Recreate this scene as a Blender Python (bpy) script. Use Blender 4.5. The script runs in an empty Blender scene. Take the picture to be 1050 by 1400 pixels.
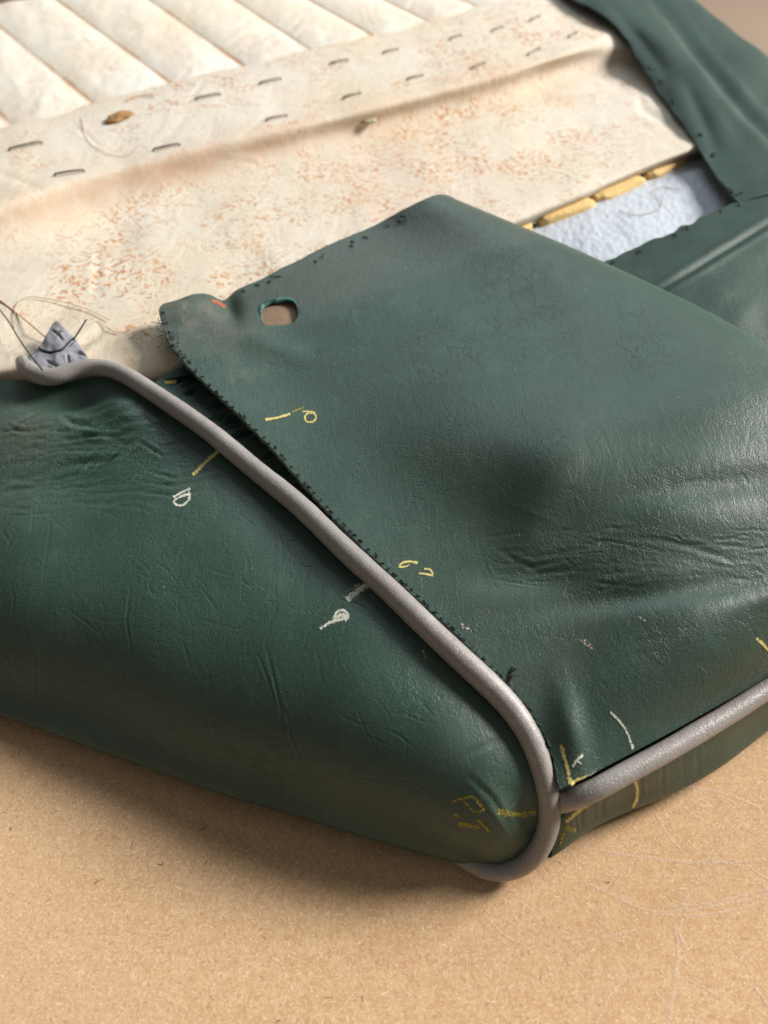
import bpy, math, random
import numpy as np
from mathutils import Vector
from mathutils.bvhtree import BVHTree

random.seed(7)
rng = np.random.RandomState(7)
C = bpy.context.scene.collection

# ------------------------------------------------------------------ camera
H = 0.26                      # camera height above the board, metres
PITCH = math.radians(46)      # looking down
F = 1165.0                    # focal length in pixels of a 1050 x 1400 picture
cam_d = bpy.data.cameras.new('camera')
cam = bpy.data.objects.new('camera', cam_d)
C.objects.link(cam)
cam.location = (0, 0, H)
cam.rotation_euler = (math.radians(90) - PITCH, 0, 0)
cam_d.sensor_fit = 'VERTICAL'
cam_d.sensor_height = 36
cam_d.lens = 36 * F / 1400
cam_d.clip_start = 0.01
cam_d.clip_end = 20
cam_d.dof.use_dof = True
cam_d.dof.focus_distance = 0.285
cam_d.dof.aperture_fstop = 11.5
bpy.context.scene.camera = cam

# ------------------------------------------------------------------ light
w = bpy.data.worlds.new('World')
bpy.context.scene.world = w
w.use_nodes = True
w.node_tree.nodes['Background'].inputs[0].default_value = (1.0, 0.97, 0.93, 1)
w.node_tree.nodes['Background'].inputs[1].default_value = 0.165


def area(name, loc, target, sx, sy, power, col):
    l = bpy.data.lights.new(name, 'AREA')
    l.shape = 'RECTANGLE'
    l.size, l.size_y = sx, sy
    l.energy = power
    l.color = col
    o = bpy.data.objects.new(name, l)
    C.objects.link(o)
    o.location = loc
    o.rotation_euler = (Vector(target) - Vector(loc)).to_track_quat('-Z', 'Y').to_euler()
    return o


area('key_lamp', (5.33, 2.33, 3.42), (0.05, 0.25, 0.03), 1.9, 1.9, 980, (1.0, 0.965, 0.925))
area('ceiling_panel_lamp', (0.25, 3.3, 2.6), (0.1, 0.3, 0.04), 2.4, 1.0, 46, (0.76, 0.89, 1.0))
bpy.context.scene.view_settings.view_transform = 'Standard'
bpy.context.scene.view_settings.look = 'None'
bpy.context.scene.view_settings.exposure = 0

# ------------------------------------------------------------------ maths
cp, sp = math.cos(PITCH), math.sin(PITCH)


def W(px, py, z):
    """the point of the place at height z that the photograph shows at px, py"""
    a = (px - 525) / F
    b = (py - 700) / F
    d = np.array([a, cp - b * sp, -sp - b * cp])
    t = (z - H) / d[2]
    return d * t + np.array([0, 0, H])


def ray(px, py):
    a = (px - 525) / F
    b = (py - 700) / F
    return Vector((a, cp - b * sp, -sp - b * cp)).normalized()


def project(P):
    q = P - np.array([0, 0, H])
    dep = q[..., 1] * cp - q[..., 2] * sp
    up = q[..., 1] * sp + q[..., 2] * cp
    return 525 + F * q[..., 0] / dep, 700 - F * up / dep


def spline(t, Y, tq):
    """natural cubic spline through Y (n,...) at t, evaluated at tq"""
    n = len(t)
    Y = np.asarray(Y, float)
    if n == 2:
        s = ((tq - t[0]) / (t[1] - t[0])).reshape((-1,) + (1,) * (Y.ndim - 1))
        return Y[0] * (1 - s) + Y[1] * s
    h = np.diff(t)
    A = np.zeros((n, n))
    R = np.zeros_like(Y)
    A[0, 0] = A[-1, -1] = 1
    for i in range(1, n - 1):
        A[i, i - 1] = h[i - 1]
        A[i, i] = 2 * (h[i - 1] + h[i])
        A[i, i + 1] = h[i]
        R[i] = 6 * ((Y[i + 1] - Y[i]) / h[i] - (Y[i] - Y[i - 1]) / h[i - 1])
    M = np.linalg.solve(A, R.reshape(n, -1)).reshape(Y.shape)
    k = np.clip(np.searchsorted(t, tq, side='right') - 1, 0, n - 2)
    sh = (-1,) + (1,) * (Y.ndim - 1)
    hk = h[k].reshape(sh)
    a = (t[k + 1] - tq).reshape(sh) / hk
    b = 1 - a
    return a * Y[k] + b * Y[k + 1] + ((a ** 3 - a) * M[k] + (b ** 3 - b) * M[k + 1]) * hk ** 2 / 6


def chord(Pc, axis):
    d = np.linalg.norm(np.diff(Pc, axis=axis), axis=2)
    d = d.mean(axis=1 - axis) ** 0.7
    t = np.concatenate([[0], np.cumsum(d)])
    return t / t[-1]


def patch(rows, nu, nv, world=False):
    Pc = np.array([[p if world else W(*p) for p in r] for r in rows], float)
    tr, tc = chord(Pc, 0), chord(Pc, 1)
    A = spline(tr, Pc, np.linspace(0, 1, nu))
    B = spline(tc, A.transpose(1, 0, 2), np.linspace(0, 1, nv))
    return B.transpose(1, 0, 2)


def curve(pts, n, world=False):
    P = np.array([p if world else W(*p) for p in pts], float)
    d = np.linalg.norm(np.diff(P, axis=0), axis=1)
    t = np.concatenate([[0], np.cumsum(d)])
    t /= t[-1]
    return spline(t, P, np.linspace(0, 1, n))


def normals(P):
    du = np.gradient(P, axis=0)
    dv = np.gradient(P, axis=1)
    n = np.cross(du, dv)
    n /= np.linalg.norm(n, axis=2, keepdims=True) + 1e-12
    if n[..., 2].mean() < 0:
        n = -n
    return n


# value noise on any 2-D or 3-D coordinates, metres or pixels
_perm = rng.permutation(4096)
_val = rng.rand(4096)


def vnoise(x, y, s, seed=0):
    x = np.asarray(x) / s + seed * 17.3
    y = np.asarray(y) / s + seed * 7.9
    xi = np.floor(x).astype(int)
    yi = np.floor(y).astype(int)
    fx = x - xi
    fy = y - yi
    fx = fx * fx * (3 - 2 * fx)
    fy = fy * fy * (3 - 2 * fy)

    def g(i, j):
        return _val[_perm[(i + _perm[j & 4095]) & 4095]]
    return ((g(xi, yi) * (1 - fx) + g(xi + 1, yi) * fx) * (1 - fy)
            + (g(xi, yi + 1) * (1 - fx) + g(xi + 1, yi + 1) * fx) * fy) * 2 - 1


def fbm(x, y, s, seed=0, o=3):
    r = 0
    a = 1
    for k in range(o):
        r = r + a * vnoise(x, y, s / 2 ** k, seed + k * 3)
        a *= 0.5
    return r


def seg_dist(X, Y, pts):
    """distance to a polyline and parameter 0..1 along it"""
    pts = np.array(pts, float)
    L = np.concatenate([[0], np.cumsum(np.linalg.norm(np.diff(pts, axis=0), axis=1))])
    best = np.full(X.shape, 1e9)
    tt = np.zeros(X.shape)
    for i in range(len(pts) - 1):
        a, b = pts[i], pts[i + 1]
        d = b - a
        l2 = d @ d + 1e-9
        s = np.clip(((X - a[0]) * d[0] + (Y - a[1]) * d[1]) / l2, 0, 1)
        r = np.hypot(X - a[0] - s * d[0], Y - a[1] - s * d[1])
        m = r < best
        best[m] = r[m]
        tt[m] = ((L[i] + s * math.sqrt(l2)) / L[-1])[m]
    return best, tt


def crease(D, X, Y, pts, amp, wid, ridge=0.5):
    pts = np.array(pts, float)
    m = 5 * wid
    box = (X > pts[:, 0].min() - m) & (X < pts[:, 0].max() + m) & (Y > pts[:, 1].min() - m) & (Y < pts[:, 1].max() + m)
    if not box.any():
        return
    d, t = seg_dist(X[box], Y[box], pts)
    tap = np.clip(np.sin(np.pi * np.clip(t, 0.0, 1.0)), 0, 1) ** 0.7
    D[box] += amp * tap * (-np.exp(-(d / wid) ** 2) + ridge * np.exp(-((d - 2.1 * wid) / (1.1 * wid)) ** 2))


def gauss(X, Y, cx, cy, rx, ry, ang=0):
    c, s = math.cos(math.radians(ang)), math.sin(math.radians(ang))
    u = (X - cx) * c + (Y - cy) * s
    v = -(X - cx) * s + (Y - cy) * c
    return np.exp(-(u / rx) ** 2 - (v / ry) ** 2)


# ------------------------------------------------------------------ objects
def link(name, me, mat, parent=None, kind=None):
    o = bpy.data.objects.new(name, me)
    C.objects.link(o)
    if mat:
        me.materials.clear()
        me.materials.append(mat)
    if parent:
        o.parent = parent
    if kind:
        o['kind'] = kind
    return o


def grid_faces(nu, nv, keep=None):
    i = np.arange(nu - 1)[:, None] * nv + np.arange(nv - 1)[None, :]
    f = np.stack([i, i + nv, i + nv + 1, i + 1], axis=-1)
    if keep is not None:
        return f[keep]
    return f.reshape(-1, 4)


def mesh_from(name, V, Fc, smooth=True, attr=None):
    me = bpy.data.meshes.new(name)
    V = np.ascontiguousarray(V.reshape(-1, 3), dtype=np.float32)
    Fc = np.ascontiguousarray(Fc, dtype=np.int32)
    me.vertices.add(len(V))
    me.vertices.foreach_set('co', V.ravel())
    me.loops.add(Fc.size)
    me.loops.foreach_set('vertex_index', Fc.ravel())
    me.polygons.add(len(Fc))
    me.polygons.foreach_set('loop_start', np.arange(0, Fc.size, Fc.shape[1], dtype=np.int32))
    me.update(calc_edges=True)
    me.validate()
    me.polygons.foreach_set('use_smooth', np.full(len(me.polygons), bool(smooth)))
    if attr:
        for k, v in attr.items():
            a = me.attributes.new(k, 'FLOAT', 'POINT')
            a.data.foreach_set('value', np.ascontiguousarray(v.ravel(), dtype=np.float32))
    return me


def sheet(name, P, mat, parent, thick=0.0012, keep=None, attr=None, N=None, edge=None):
    """a sheet of cloth or leather of real thickness: front, back and edges in one mesh"""
    nu, nv = P.shape[:2]
    if N is None:
        N = normals(P)
    Fq = grid_faces(nu, nv, keep)
    V = np.concatenate([P.reshape(-1, 3), (P - N * thick).reshape(-1, 3)])
    n = nu * nv
    e = np.concatenate([Fq[:, [k, (k + 1) % 4]] for k in range(4)])
    key = np.sort(e, axis=1)
    kk = key[:, 0].astype(np.int64) * n + key[:, 1]
    _, idx, cnt = np.unique(kk, return_index=True, return_counts=True)
    b = e[idx[cnt == 1]]
    rim = np.stack([b[:, 1], b[:, 0], b[:, 0] + n, b[:, 1] + n], axis=1)
    # orient
    c = np.cross(V[Fq[len(Fq) // 2, 1]] - V[Fq[len(Fq) // 2, 0]], V[Fq[len(Fq) // 2, 3]] - V[Fq[len(Fq) // 2, 0]])
    mid = N.reshape(-1, 3)[Fq[len(Fq) // 2, 0]]
    if c @ mid < 0:
        Fq = Fq[:, ::-1]
        rim = rim[:, ::-1]
    allF = np.concatenate([Fq, Fq[:, ::-1] + n, rim])
    at = None
    if attr:
        at = {k: np.concatenate([v.ravel(), v.ravel()]) for k, v in attr.items()}
    me = mesh_from(name, V, allF, True, at)
    # the rim is flat shaded so the cut edge reads as cut
    sh = np.ones(len(me.polygons), dtype=bool)
    sh[len(Fq) * 2:] = False
    if len(me.polygons) == len(allF):
        me.polygons.foreach_set('use_smooth', sh)
    o = link(name, me, mat, parent)
    if edge is not None and len(me.polygons) == len(allF):
        me.materials.append(edge)
        mi = np.zeros(len(allF), dtype=np.int32)
        mi[len(Fq) * 2:] = 1
        me.polygons.foreach_set('material_index', mi)
    return o


def bvh_of(P, step=1):
    Q = P[::step, ::step]
    nu, nv = Q.shape[:2]
    return BVHTree.FromPolygons([tuple(v) for v in Q.reshape(-1, 3).tolist()], grid_faces(nu, nv).tolist())


def hit(bvh, px, py):
    r = bvh.ray_cast(Vector((0, 0, H)), ray(px, py))
    if r[0] is None:
        return None, None
    n = r[1]
    if n.dot(ray(px, py)) > 0:
        n = -n
    return np.array(r[0]), np.array(n)


def tube_mesh(name, P, R, ns=12, attr=None, cap=True):
    P = np.asarray(P, float)
    n = len(P)
    R = np.broadcast_to(R, (n,)).astype(float)
    T = np.gradient(P, axis=0)
    T /= np.linalg.norm(T, axis=1, keepdims=True) + 1e-12
    up = np.array([0, 0, 1.0])
    if abs(T[0] @ up) > 0.9:
        up = np.array([1.0, 0, 0])
    a = np.cross(T[0], up)
    a /= np.linalg.norm(a)
    A = [a]
    for i in range(1, n):
        a = A[-1] - T[i] * (A[-1] @ T[i])
        a /= np.linalg.norm(a) + 1e-12
        A.append(a)
    A = np.array(A)
    B = np.cross(T, A)
    th = np.linspace(0, 2 * np.pi, ns, endpoint=False)
    V = P[:, None] + R[:, None, None] * (A[:, None] * np.cos(th)[None, :, None] + B[:, None] * np.sin(th)[None, :, None])
    i = np.arange(n - 1)[:, None] * ns
    j = np.arange(ns)[None, :]
    j2 = (j + 1) % ns
    Fq = np.stack([i + j, i + j2, i + ns + j2, i + ns + j], axis=-1).reshape(-1, 4)
    V = V.reshape(-1, 3)
    if cap:
        c = len(V)
        V = np.concatenate([V, [P[0] - T[0] * R[0] * 0.5], [P[-1] + T[-1] * R[-1] * 0.5]])
        e0 = [[c, (k + 2) % ns, k + 1, k] if False else [k, c, c, (k + 1) % ns] for k in range(ns)]
        k = np.arange(0, ns, 2)
        f0 = np.stack([np.full_like(k, c), (k + 2) % ns, k + 1, k], axis=1)
        o = (n - 1) * ns
        f1 = np.stack([np.full_like(k, c + 1), o + k, o + k + 1, o + (k + 2) % ns], axis=1)
        Fq = np.concatenate([Fq, f0, f1])
    return V, Fq


def tube(name, P, R, mat, parent=None, ns=12, kind=None):
    V, Fq = tube_mesh(name, P, R, ns)
    return link(name, mesh_from(name, V, Fq), mat, parent, kind)


def joined(name, parts, mat, parent, kind=None, smooth=True):
    Vs, Fs, o = [], [], 0
    for V, Fq in parts:
        Vs.append(V)
        Fs.append(Fq + o)
        o += len(V)
    return link(name, mesh_from(name, np.concatenate(Vs), np.concatenate(Fs), smooth), mat, parent, kind)


# ------------------------------------------------------------------ materials
class NT:
    def __init__(s, name):
        s.m = bpy.data.materials.new(name)
        s.m.use_nodes = True
        s.t = s.m.node_tree
        s.b = s.t.nodes['Principled BSDF']
        s.co = s.t.nodes.new('ShaderNodeTexCoord').outputs['Object']

    def put(s, inp, v):
        if hasattr(v, 'is_output'):
            s.t.links.new(v, inp)
        elif v is not None:
            if isinstance(v, tuple) and len(v) == 3 and inp.type == 'RGBA':
                v = v + (1,)
            inp.default_value = v

    def math(s, op, a, b=None, c=None, clamp=False):
        n = s.t.nodes.new('ShaderNodeMath')
        n.operation = op
        n.use_clamp = clamp
        s.put(n.inputs[0], a)
        if b is not None:
            s.put(n.inputs[1], b)
        if c is not None:
            s.put(n.inputs[2], c)
        return n.outputs[0]

    def vmath(s, op, a, b=None, scale=None):
        n = s.t.nodes.new('ShaderNodeVectorMath')
        n.operation = op
        s.put(n.inputs[0], a)
        if b is not None:
            s.put(n.inputs[1], b)
        if scale is not None:
            s.put(n.inputs['Scale'], scale)
        return n.outputs['Value'] if op in ('LENGTH', 'DOT_PRODUCT') else n.outputs[0]

    def mapping(s, v, scale=(1, 1, 1), rot=(0, 0, 0), loc=(0, 0, 0)):
        n = s.t.nodes.new('ShaderNodeMapping')
        s.put(n.inputs[0], v)
        n.inputs['Scale'].default_value = scale
        n.inputs['Rotation'].default_value = rot
        n.inputs['Location'].default_value = loc
        return n.outputs[0]

    def noise(s, scale, detail=3, rough=0.5, v=None, dist=0.0, color=False):
        n = s.t.nodes.new('ShaderNodeTexNoise')
        s.put(n.inputs['Vector'], v or s.co)
        n.inputs['Scale'].default_value = scale
        n.inputs['Detail'].default_value = detail
        n.inputs['Roughness'].default_value = rough
        n.inputs['Distortion'].default_value = dist
        return n.outputs['Color'] if color else n.outputs['Fac']

    def voro(s, scale, feature='F1', v=None, rnd=1.0, out='Distance', dims='3D'):
        n = s.t.nodes.new('ShaderNodeTexVoronoi')
        n.voronoi_dimensions = dims
        n.feature = feature
        s.put(n.inputs['Vector'], v or s.co)
        n.inputs['Scale'].default_value = scale
        n.inputs['Randomness'].default_value = rnd
        return n.outputs[out]

    def ramp(s, f, stops, interp='LINEAR'):
        n = s.t.nodes.new('ShaderNodeValToRGB')
        n.color_ramp.interpolation = interp
        s.put(n.inputs[0], f)
        e = n.color_ramp.elements
        while len(e) < len(stops):
            e.new(0.5)
        for i, (p, c) in enumerate(stops):
            e[i].position = p
            e[i].color = (c if isinstance(c, tuple) else (c, c, c)) + (1,)
        return n.outputs[0]

    def step(s, f, lo, hi, a=0.0, b=1.0):
        n = s.t.nodes.new('ShaderNodeMapRange')
        n.interpolation_type = 'SMOOTHSTEP'
        s.put(n.inputs[0], f)
        n.inputs[1].default_value = lo
        n.inputs[2].default_value = hi
        n.inputs[3].default_value = a
        n.inputs[4].default_value = b
        return n.outputs[0]

    def mix(s, f, a, b, mode='MIX'):
        n = s.t.nodes.new('ShaderNodeMix')
        n.data_type = 'RGBA'
        n.blend_type = mode
        s.put(n.inputs[0], f)
        s.put(n.inputs[6], a)
        s.put(n.inputs[7], b)
        return n.outputs[2]

    def attr(s, name):
        n = s.t.nodes.new('ShaderNodeAttribute')
        n.attribute_name = name
        return n.outputs['Fac']

    def bump(s, h, strength, dist, nrm=None):
        n = s.t.nodes.new('ShaderNodeBump')
        s.put(n.inputs['Height'], h)
        n.inputs['Strength'].default_value = strength
        n.inputs['Distance'].default_value = dist
        if nrm is not None:
            s.put(n.inputs['Normal'], nrm)
        return n.outputs[0]

    def fibres(s, scale, length, width, off, v=None, thr=1.0):
        """short straight fibres, one per Voronoi cell, each turned its own way (flat, in x y)"""
        v = v or s.co
        v = s.mapping(v, (scale, scale, 0), (0, 0, 0), (off, off * 1.7, 0))
        n = s.t.nodes.new('ShaderNodeTexVoronoi')
        n.voronoi_dimensions = '2D'
        s.put(n.inputs['Vector'], v)
        n.inputs['Scale'].default_value = 1
        loc = s.vmath('SUBTRACT', v, n.outputs['Position'])
        sep = s.t.nodes.new('ShaderNodeSeparateXYZ')
        s.put(sep.inputs[0], loc)
        sc = s.t.nodes.new('ShaderNodeSeparateColor')
        s.put(sc.inputs[0], n.outputs['Color'])
        a = s.math('MULTIPLY', sc.outputs[0], 6.283)
        ca, sa = s.math('COSINE', a), s.math('SINE', a)
        x, y = sep.outputs[0], sep.outputs[1]
        u = s.math('ADD', s.math('MULTIPLY', x, ca), s.math('MULTIPLY', y, sa))
        q = s.math('SUBTRACT', s.math('MULTIPLY', y, ca), s.math('MULTIPLY', x, sa))
        q = s.math('ADD', q, s.math('MULTIPLY', s.math('MULTIPLY', u, u), s.math('MULTIPLY', s.math('SUBTRACT', sc.outputs[2], 0.5), 0.8)))
        mu = s.step(s.math('DIVIDE', s.math('ABSOLUTE', u), s.math('ADD', 0.35, s.math('MULTIPLY', sc.outputs[2], 0.65))), length * 0.6, length, 1, 0)
        mq = s.step(s.math('ABSOLUTE', q), width * 0.3, width, 1, 0)
        on = s.math('LESS_THAN', sc.outputs[1], thr)
        return s.math('MULTIPLY', s.math('MULTIPLY', mu, mq), on), sc.outputs[2]


def leather(name, col, col2, rough=0.42, grain=1.0, cell=900, wear_sheen=False, spec=0.5, speck=True, fine=1.0):
    t = NT(name)
    wv = t.vmath('ADD', t.co, t.vmath('SCALE', t.vmath('SUBTRACT', t.noise(120, 2, color=True), (0.5, 0.5, 0.5)), scale=0.0016))
    big = t.noise(14, 4, 0.6)
    med = t.noise(75, 4, 0.65)
    c = t.mix(t.step(big, 0.35, 0.65), col, col2)
    c = t.mix(t.step(med, 0.45, 0.75, 0, 0.35), c, tuple(min(1, x * 1.5 + 0.008) for x in col2))
    e1 = t.voro(cell, 'DISTANCE_TO_EDGE', wv)
    e2 = t.voro(cell * 1.9, 'DISTANCE_TO_EDGE', wv)
    g = t.step(e1, 0.0, 0.22)
    g2 = t.step(e2, 0.0, 0.25)
    ht = t.math('ADD', t.math('MULTIPLY', g, 0.6), t.math('MULTIPLY', g2, 0.4))
    rub = t.step(t.noise(180, 5, 0.75), 0.56, 0.78)
    c = t.mix(t.math('MULTIPLY', t.math('MULTIPLY', rub, t.step(t.noise(18, 3, v=t.mapping(t.co, loc=(7, 2, 1))), 0.45, 0.65)), 0.30), c, (0.16, 0.18, 0.15))
    # pits a little darker
    c = t.mix(t.step(ht, 0.1, 0.7, 0.35, 0.0), c, tuple(x * 0.45 for x in col))
    if wear_sheen:
        wr = t.attr('wear_sheen')
        n = t.noise(300, 4, 0.7)
        k = t.math('MULTIPLY', wr, t.step(n, 0.2, 0.7, 0.5, 1.0), clamp=True)
        c = t.mix(k, c, (0.150, 0.135, 0.105))
    if speck:
        s1 = t.step(t.voro(210), 0.02, 0.09, 1, 0)
        r = t.voro(210, out='Color')
        sc = t.t.nodes.new('ShaderNodeSeparateColor')
        t.put(sc.inputs[0], r)
        on = t.math('LESS_THAN', sc.outputs[0], 0.035)
        c = t.mix(t.math('MULTIPLY', t.math('MULTIPLY', s1, on), 0.6), c, (0.42, 0.44, 0.38))
        f, rr = t.fibres(95, 0.3, 0.012, 5.1, thr=0.04)
        c = t.mix(t.math('MULTIPLY', f, 0.28), c, (0.30, 0.34, 0.28))
    t.put(t.b.inputs['Base Color'], c)
    rg = t.math('ADD', rough - 0.07, t.math('MULTIPLY', t.noise(55, 4, 0.6), 0.16))
    t.put(t.b.inputs['Roughness'], rg)
    t.b.inputs['Specular IOR Level'].default_value = spec
    fibre = t.noise(1500, 2, 0.6)
    wc = t.vmath('ADD', t.co, t.vmath('SCALE', t.vmath('SUBTRACT', t.noise(60, 5, 0.7, color=True), (0.5, 0.5, 0.5)), scale=0.016))
    c1 = t.step(t.voro(85, 'DISTANCE_TO_EDGE', t.mapping(wc, (1.5, 0.8, 1), (0, 0, 0.6))), 0.0, 0.035)
    c2 = t.step(t.voro(190, 'DISTANCE_TO_EDGE', t.mapping(wc, (0.8, 1.3, 1), (0, 0, -0.4))), 0.0, 0.06)
    m1 = t.step(t.noise(22, 3), 0.48, 0.62)
    m2 = t.step(t.noise(35, 3, v=t.mapping(t.co, loc=(3, 1, 2))), 0.46, 0.62)
    cracks = t.math('ADD', t.math('MULTIPLY', t.math('SUBTRACT', 1.0, c1), m1), t.math('MULTIPLY', t.math('MULTIPLY', t.math('SUBTRACT', 1.0, c2), m2), 0.6))
    cracks = t.math('SUBTRACT', 1.0, cracks)
    wr2 = t.noise(260, 5, 0.7, t.mapping(wv, (1.0, 0.35, 1.0), (0, 0, 0.4)), 1.2)
    b0 = t.bump(wr2, 0.35 * fine, 0.0006)
    b0 = t.bump(cracks, 0.35 * fine, 0.0003, b0)
    if wear_sheen:
        fo = t.attr('fold')
        fv = t.vmath('ADD', t.mapping(t.co, (0.30, 1.0, 0.6), (0, 0, 0.12)), t.vmath('SCALE', t.vmath('SUBTRACT', t.noise(90, 3, color=True), (0.5, 0.5, 0.5)), scale=0.006))
        fn = t.noise(210, 4, 0.6, fv)
        ln = t.step(t.math('ABSOLUTE', t.math('SUBTRACT', fn, 0.5)), 0.0, 0.045)
        ln2 = t.step(t.math('ABSOLUTE', t.math('SUBTRACT', t.noise(330, 3, 0.6, t.mapping(fv, (1.4, 0.8, 1), (0, 0, -0.5))), 0.5)), 0.0, 0.04)
        hf = t.math('MULTIPLY', t.math('ADD', t.math('ADD', ln, t.math('MULTIPLY', ln2, 0.5)), t.math('MULTIPLY', fn, 2.0)), fo)
        b0 = t.bump(hf, 0.5, 0.00024, b0)
    b1 = t.bump(ht, 0.55 * grain, 0.00018, b0)
    b2 = t.bump(fibre, 0.25, 0.00006, b1)
    t.put(t.b.inputs['Normal'], b2)
    return t.m


M = {}
M['green'] = leather('green_leather', (0.031, 0.065, 0.045), (0.039, 0.077, 0.056), 0.46, 0.45, wear_sheen=True)
M['green_side'] = leather('green_leather_side', (0.030, 0.068, 0.047), (0.038, 0.080, 0.058), 0.45, 0.42, wear_sheen=True)
M['green_raw'] = leather('green_leather_faded', (0.052, 0.078, 0.062), (0.066, 0.090, 0.074), 0.6, 0.5, speck=False)
M['green_dark'] = leather('green_leather_darkened', (0.016, 0.042, 0.030), (0.021, 0.054, 0.038), 0.52, 0.8, spec=0.32, speck=False)  # darker copy of the leather; dimmer light on far panels put into its colour
M['grey'] = leather('grey_leather', (0.272, 0.248, 0.230), (0.322, 0.296, 0.275), 0.38, 0.6, cell=900, speck=False, fine=0.6)

t = NT('rim_teal')
t.put(t.b.inputs['Base Color'], t.mix(t.step(t.noise(400, 3), 0.4, 0.6), (0.02, 0.06, 0.05), (0.07, 0.22, 0.19)))
t.b.inputs['Roughness'].default_value = 0.8
M['teal'] = t.m


def cloth(name, base, rust_amt, weave=True, extra=None):
    t = NT(name)
    v = t.co
    n1 = t.noise(9, 4, 0.6)
    c = t.mix(t.step(n1, 0.35, 0.7), base, tuple(x * y for x, y in zip(base, (0.97, 0.9, 0.8))))
    wv = t.vmath('ADD', v, t.vmath('SCALE', t.vmath('SUBTRACT', t.noise(130, 3, color=True), (0.5, 0.5, 0.5)), scale=0.008))
    f1, r1 = t.fibres(200, 0.46, 0.17, 1.3, wv, 0.8)
    f2, r2 = t.fibres(330, 0.48, 0.20, 7.7, wv, 0.8)
    f3, r3 = t.fibres(110, 0.42, 0.09, 3.1, wv, 0.7)
    f4, r4 = t.fibres(300, 0.48, 0.035, 9.1, wv, 0.5)
    f3 = t.math('MAXIMUM', f3, t.math('MULTIPLY', f4, 0.8))
    patchm = t.step(t.noise(26, 4, 0.65), 0.40, 0.62)
    patch2 = t.step(t.noise(70, 4, 0.7), 0.36, 0.60)
    am = t.attr('rust') if rust_amt == 'attr' else rust_amt
    k = t.math('MULTIPLY', t.math('MAXIMUM', t.math('MAXIMUM', f1, f2), f3), t.math('ADD', t.math('MULTIPLY', patchm, 0.95), 0.25))
    k = t.math('MULTIPLY', k, t.math('ADD', t.math('MULTIPLY', patch2, 0.8), 0.35))
    haze = t.math('MULTIPLY', t.step(t.noise(150, 5, 0.75), 0.44, 0.74), patchm)
    k = t.math('ADD', k, t.math('MULTIPLY', haze, 0.5))
    k = t.math('MULTIPLY', k, am, clamp=True)
    rust = t.mix(t.step(t.noise(60, 3), 0.4, 0.6), (0.44, 0.20, 0.08), (0.53, 0.30, 0.15))
    c = t.mix(k, c, rust)
    if extra is not None:
        k2 = t.math('MULTIPLY', t.attr('tan'), t.step(t.noise(60, 5, 0.7), 0.30, 0.62, 0.3, 1.0), clamp=True)
        c = t.mix(k2, c, (0.55, 0.33, 0.20))
    t.put(t.b.inputs['Base Color'], c)
    t.b.inputs['Roughness'].default_value = 0.9
    t.b.inputs['Specular IOR Level'].default_value = 0.15
    h = t.noise(500, 3, 0.6)
    b = t.bump(h, 0.25, 0.0002)
    if weave:
        wx = t.t.nodes.new('ShaderNodeTexWave')
        t.put(wx.inputs[0], t.mapping(v, rot=(0, 0, 0.8)))
        wx.inputs['Scale'].default_value = 420
        wx.inputs['Distortion'].default_value = 1.0
        wy = t.t.nodes.new('ShaderNodeTexWave')
        t.put(wy.inputs[0], t.mapping(v, rot=(0, 0, 0.8 + 1.5708)))
        wy.inputs['Scale'].default_value = 420
        wy.inputs['Distortion'].default_value = 1.0
        b = t.bump(t.math('ADD', wx.outputs['Fac'], wy.outputs['Fac']), 0.12, 0.0002, b)
    cr = t.noise(45, 5, 0.65, t.mapping(v, (1, 0.4, 1), (0, 0, 0.7)), 0.8)
    b = t.bump(cr, 0.5, 0.0017, b)
    t.put(t.b.inputs['Normal'], b)
    return t.m


M['calico'] = cloth('calico_cloth', (0.645, 0.605, 0.52), 'attr', extra=True)
M['canvas'] = cloth('white_canvas', (0.66, 0.635, 0.59), 'attr', extra=True)
M['quilt'] = cloth('quilted_muslin', (0.71, 0.69, 0.62), 'attr', extra=True)

t = NT('mdf_board')
v = t.co
c = t.mix(t.step(t.noise(7, 4, 0.6), 0.35, 0.65), (0.505, 0.315, 0.165), (0.555, 0.355, 0.205))
c = t.mix(t.step(t.noise(220, 4, 0.7), 0.35, 0.7), c, (0.58, 0.39, 0.22))
c = t.mix(t.step(t.noise(700, 3, 0.7), 0.50, 0.75, 0, 0.6), c, (0.40, 0.225, 0.11))
wv = t.vmath('ADD', v, t.vmath('SCALE', t.vmath('SUBTRACT', t.noise(300, 2, color=True), (0.5, 0.5, 0.5)), scale=0.003))
ftot = None
for (sc, ln, wd, off, thr, col, al) in (
        (470, 0.48, 0.09, 0.3, 0.6, (0.74, 0.56, 0.36), 0.55),
        (430, 0.48, 0.08, 2.9, 0.7, (0.36, 0.19, 0.10), 0.55),
        (760, 0.48, 0.13, 5.9, 0.7, (0.72, 0.54, 0.35), 0.5),
        (700, 0.48, 0.12, 8.4, 0.6, (0.38, 0.21, 0.11), 0.5),
        (1000, 0.48, 0.2, 18.4, 0.6, (0.74, 0.57, 0.38), 0.45),
        (260, 0.40, 0.035, 11.4, 0.35, (0.80, 0.64, 0.44), 0.6),
        (150, 0.22, 0.03, 21.4, 0.10, (0.45, 0.16, 0.08), 0.7),
        (190, 0.30, 0.03, 14.4, 0.10, (0.16, 0.07, 0.035), 0.8)):
    f, r = t.fibres(sc, ln, wd, off, wv, thr)
    c = t.mix(t.math('MULTIPLY', f, al * 1.1), c, col)
    ftot = f if ftot is None else t.math('ADD', ftot, f)
t.put(t.b.inputs['Base Color'], c)
t.put(t.b.inputs["Roughness"], 0.85)
t.b.inputs['Specular IOR Level'].default_value = 0.12
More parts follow.
